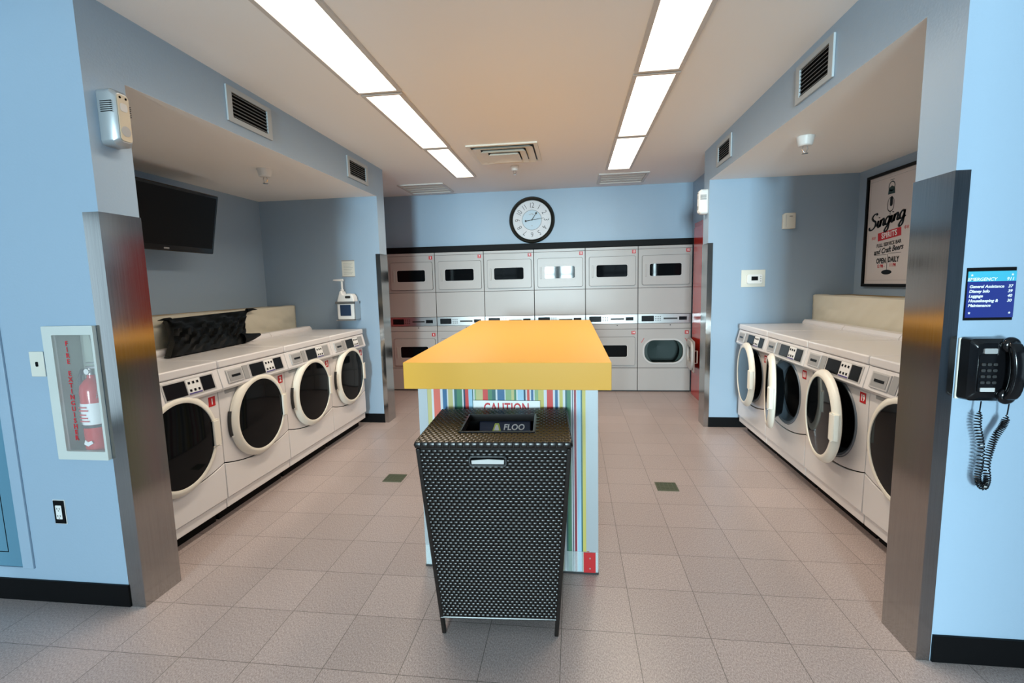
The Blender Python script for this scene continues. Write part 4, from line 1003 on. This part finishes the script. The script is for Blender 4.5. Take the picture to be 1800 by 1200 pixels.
# ------------------------------------------------------------------ poster
def poster():
    y0, y1, z0, z1 = 4.135, 4.79, 1.385, 2.345
    cy, cz = (y0+y1)/2, (z0+z1)/2; W, H = y1-y0, z1-z0
    t = thing('framed_poster', 'tall black framed bar poster on the right alcove wall', 'poster', (XAR, cy, cz), -PI/2)
    MB().plate(rrect(W, H, 0.002, 1), rrect(W-0.05, H-0.05, 0.001, 1), -0.030, -0.0008).build('frame', M['amber'], t, bev=0.003)
    p = MB().box(-W/2+0.02, W/2-0.02, -0.014, -0.0008, -H/2+0.02, H/2-0.02).build('poster_sheet', M['poster'], t)
    yy = -0.0146
    def tx(txts, m_, nm_):
        mb = MB()
        for (s_, size, x, z, kw) in txts:
            rot = kw.pop('rot', 0); vs, fs = text_data(s_, size, ext=0.0004, **kw)
            ca, sa = math.cos(rot), math.sin(rot)
            mb.add([(x+a*ca-b*sa, yy-c, z+a*sa+b*ca) for a, b, c in vs], fs)
        mb.build(nm_, m_, p)
    # hand-lettered word: brush strokes following the script
    def script(word_strokes, r, nm_, m_, sc, ox, oz, rot=0.0, sh=0.3):
        mb = MB()
        for st in word_strokes:
            P = [Vector((a, b)) for a, b in st]; pts = []
            for i in range(len(P)-1):
                p0, p1, p2, p3 = P[max(i-1, 0)], P[i], P[i+1], P[min(i+2, len(P)-1)]
                for k in range(6):
                    q = k/6; pts.append(0.5*((2*p1)+(-p0+p2)*q+(2*p0-5*p1+4*p2-p3)*q*q+(-p0+3*p1-3*p2+p3)*q**3))
            pts.append(P[-1])
            L1, L2 = [], []
            for i, q in enumerate(pts):
                d = (pts[min(i+1, len(pts)-1)]-pts[max(i-1, 0)]); d = d.normalized() if d.length > 0 else Vector((1, 0)); n = Vector((-d.y, d.x))
                wd = r*(0.75+0.45*abs(d.y))
                for L_, s_ in ((L1, 1), (L2, -1)):
                    v = q+n*wd*s_; x = (v.x*0.97+sh*v.y)*sc; z = v.y*sc
                    z *= 0.68; L_.append((ox+x*math.cos(rot)-z*math.sin(rot), oz+x*math.sin(rot)+z*math.cos(rot)))
            vs = [(a, yy, b) for a, b in L1]+[(a, yy, b) for a, b in L2]; n = len(L1)
            mb.add(vs, [(i, i+1, n+i+1, n+i) for i in range(n-1)])
        return mb.build(nm_, m_, p, fix=False, solid=0.0003)
    S = [(0.95, 1.75), (0.75, 2.0), (0.35, 1.95), (0.15, 1.6), (0.4, 1.2), (0.75, 0.9), (0.75, 0.35), (0.35, 0.0), (-0.1, 0.1), (-0.2, 0.45)]
    def i_(x): return [(x, 0.2), (x+0.15, 0.9), (x+0.15, 0.3), (x+0.3, 0.0), (x+0.5, 0.2)]
    def n_(x): return [(x, 0.2), (x+0.1, 0.95), (x+0.08, 0.0), (x+0.2, 0.65), (x+0.45, 0.95), (x+0.58, 0.7), (x+0.55, 0.2), (x+0.7, 0.0), (x+0.85, 0.2)]
    def g_(x): return [(x+0.6, 0.8), (x+0.35, 0.98), (x+0.05, 0.6), (x+0.1, 0.1), (x+0.4, 0.05), (x+0.62, 0.5), (x+0.65, 0.95), (x+0.62, 0.0), (x+0.55, -0.7), (x+0.25, -0.95), (x+0.08, -0.7), (x+0.4, -0.2), (x+0.85, 0.2)]
    strokes = [S, i_(1.05), n_(1.5), g_(2.3), i_(3.1), n_(3.55), g_(4.4), [(1.28, 1.25), (1.33, 1.35)], [(3.33, 1.25), (3.38, 1.35)]]
    script(strokes, 0.125, 'script_title', M['btxt'], 0.0900, -0.262, 0.012, rot=0.14, sh=0.18)
    rb = MB(); 
    def rotbox(cx_, cz_, w_, h_, a):
        return [(cx_+x*math.cos(a)-z*math.sin(a), cz_+x*math.sin(a)+z*math.cos(a)) for x, z in ((-w_/2, -h_/2), (w_/2, -h_/2), (w_/2, h_/2), (-w_/2, h_/2))]
    rb.prism(rotbox(0.005, -0.045, 0.300, 0.068, 0.09), yy-0.0002, yy+0.0004); rb.build('red_band', M['rtxt'], p)
    yy = -0.0152
    tx([('SPIRITS', 0.064, 0.005, -0.046, dict(bold=0.0016, rot=0.09, sp=1.08, xs=0.92))], M['wtxt'], 'band_lettering')
    yy = -0.0146
    tx([('FULL SERVICE BAR', 0.041, 0.005, -0.122, dict(bold=0.0014, rot=0.07, xs=0.9, sp=1.05)), ('OPEN', 0.060, -0.080, -0.262, dict(bold=0.0028, xs=0.78, sp=1.08)), ('DAILY', 0.060, 0.080, -0.255, dict(bold=0.0028, xs=0.78, sp=1.08))], M['btxt'], 'dark_lettering')
    tx([('and Craft Beers', 0.062, 0.0, -0.172, dict(bold=0.0016, shear=0.3, rot=0.09, xs=0.95))], M['btxt'], 'italic_lettering')
    tx([('12 PM -', 0.040, -0.080, -0.306, dict(bold=0.0008, xs=0.8)), ('11 PM', 0.040, 0.075, -0.300, dict(bold=0.0008, xs=0.8)), ('**', 0.07, -0.200, -0.075, dict()), ('**', 0.07, 0.215, -0.020, dict())], M['rtxt'], 'red_lettering')
    # microphone and emblem
    mb = MB(); mb.prism(rrect(0.036, 0.080, 0.017, 5, 0.006, 0.225), yy, yy+0.0004)
    mb.plate(rrect(0.084, 0.120, 0.041, 6, 0, 0.200), rrect(0.070, 0.108, 0.034, 6, 0, 0.202), yy, yy+0.0004)
    mb.build('microphone', M['btxt'], p); mb = MB()
    mb.prism([(-0.003, 0.085), (0.003, 0.085), (0.003, 0.143), (-0.003, 0.143)], yy, yy+0.0004)
    mb.prism([(-0.0025, -0.34), (0.0025, -0.34), (0.0025, -0.205), (-0.0025, -0.205)], yy, yy+0.0004)
    mb.prism([(0.068*math.cos(a), -0.357+0.020*math.sin(a)) for a in [2*PI*i/24 for i in range(24)]], yy, yy+0.0004)
    mb.box(-0.17, -0.01, yy, yy+0.0004, -0.211, -0.208).box(0.01, 0.17, yy, yy+0.0004, -0.203, -0.200)
    mb.build('microphone_stand', M['btxt'], p)
    mb = MB(); mb.plate(circ(0.042, 24, 0, 0.348), circ(0.033, 24, 0, 0.348), yy, yy+0.0004); mb.prism([(-0.045, 0.285), (0.045, 0.285), (0.038, 0.335), (0.0, 0.352), (-0.038, 0.335)], yy, yy+0.0004).box(-0.028, 0.028, yy, yy+0.0004, 0.398, 0.402)
    mb.build('round_emblem', mat('emblem_green', (0.02, 0.05, 0.05), 0.5), p)
    MB().plate(rrect(W-0.09, H-0.11, 0.001, 1), rrect(W-0.094, H-0.114, 0.001, 1), yy+0.0001, yy+0.0004).build('border_line', M['grey'], p)
poster()

# ------------------------------------------------------------------ floor drains
def drain(x0, x1, y0, y1, label):
    t = thing('floor_drain', label, 'floor drain', ((x0+x1)/2, (y0+y1)/2, 0), 0, 'square floor drains'); w_ = x1-x0; h_ = y1-y0
    MB().plate(rrect(w_, h_, 0.002, 1), rrect(w_-0.016, h_-0.016, 0.002, 1), 0.0003, 0.004, XY).build('rim', M['pgreen'], t)
    g = MB().box(-w_/2+0.008, w_/2-0.008, -h_/2+0.008, h_/2-0.008, 0.0003, 0.0012)
    for i in range(9):
        y = -h_/2+0.012+(h_-0.024)*i/8; g.box(-w_/2+0.008, w_/2-0.008, y-0.0035, y+0.0035, 0.0012, 0.0034)
    for i in range(4):
        x = -w_/2+w_*(i+1)/5; g.box(x-0.002, x+0.002, -h_/2+0.008, h_/2-0.008, 0.0012, 0.0030)
    g.build('grate', M['pgreen'], t)
drain(-1.462, -1.313, 3.385, 3.530, 'square dark floor drain left of the striped table')
drain(0.588, 0.737, 3.370, 3.515, 'square dark floor drain right of the striped table')
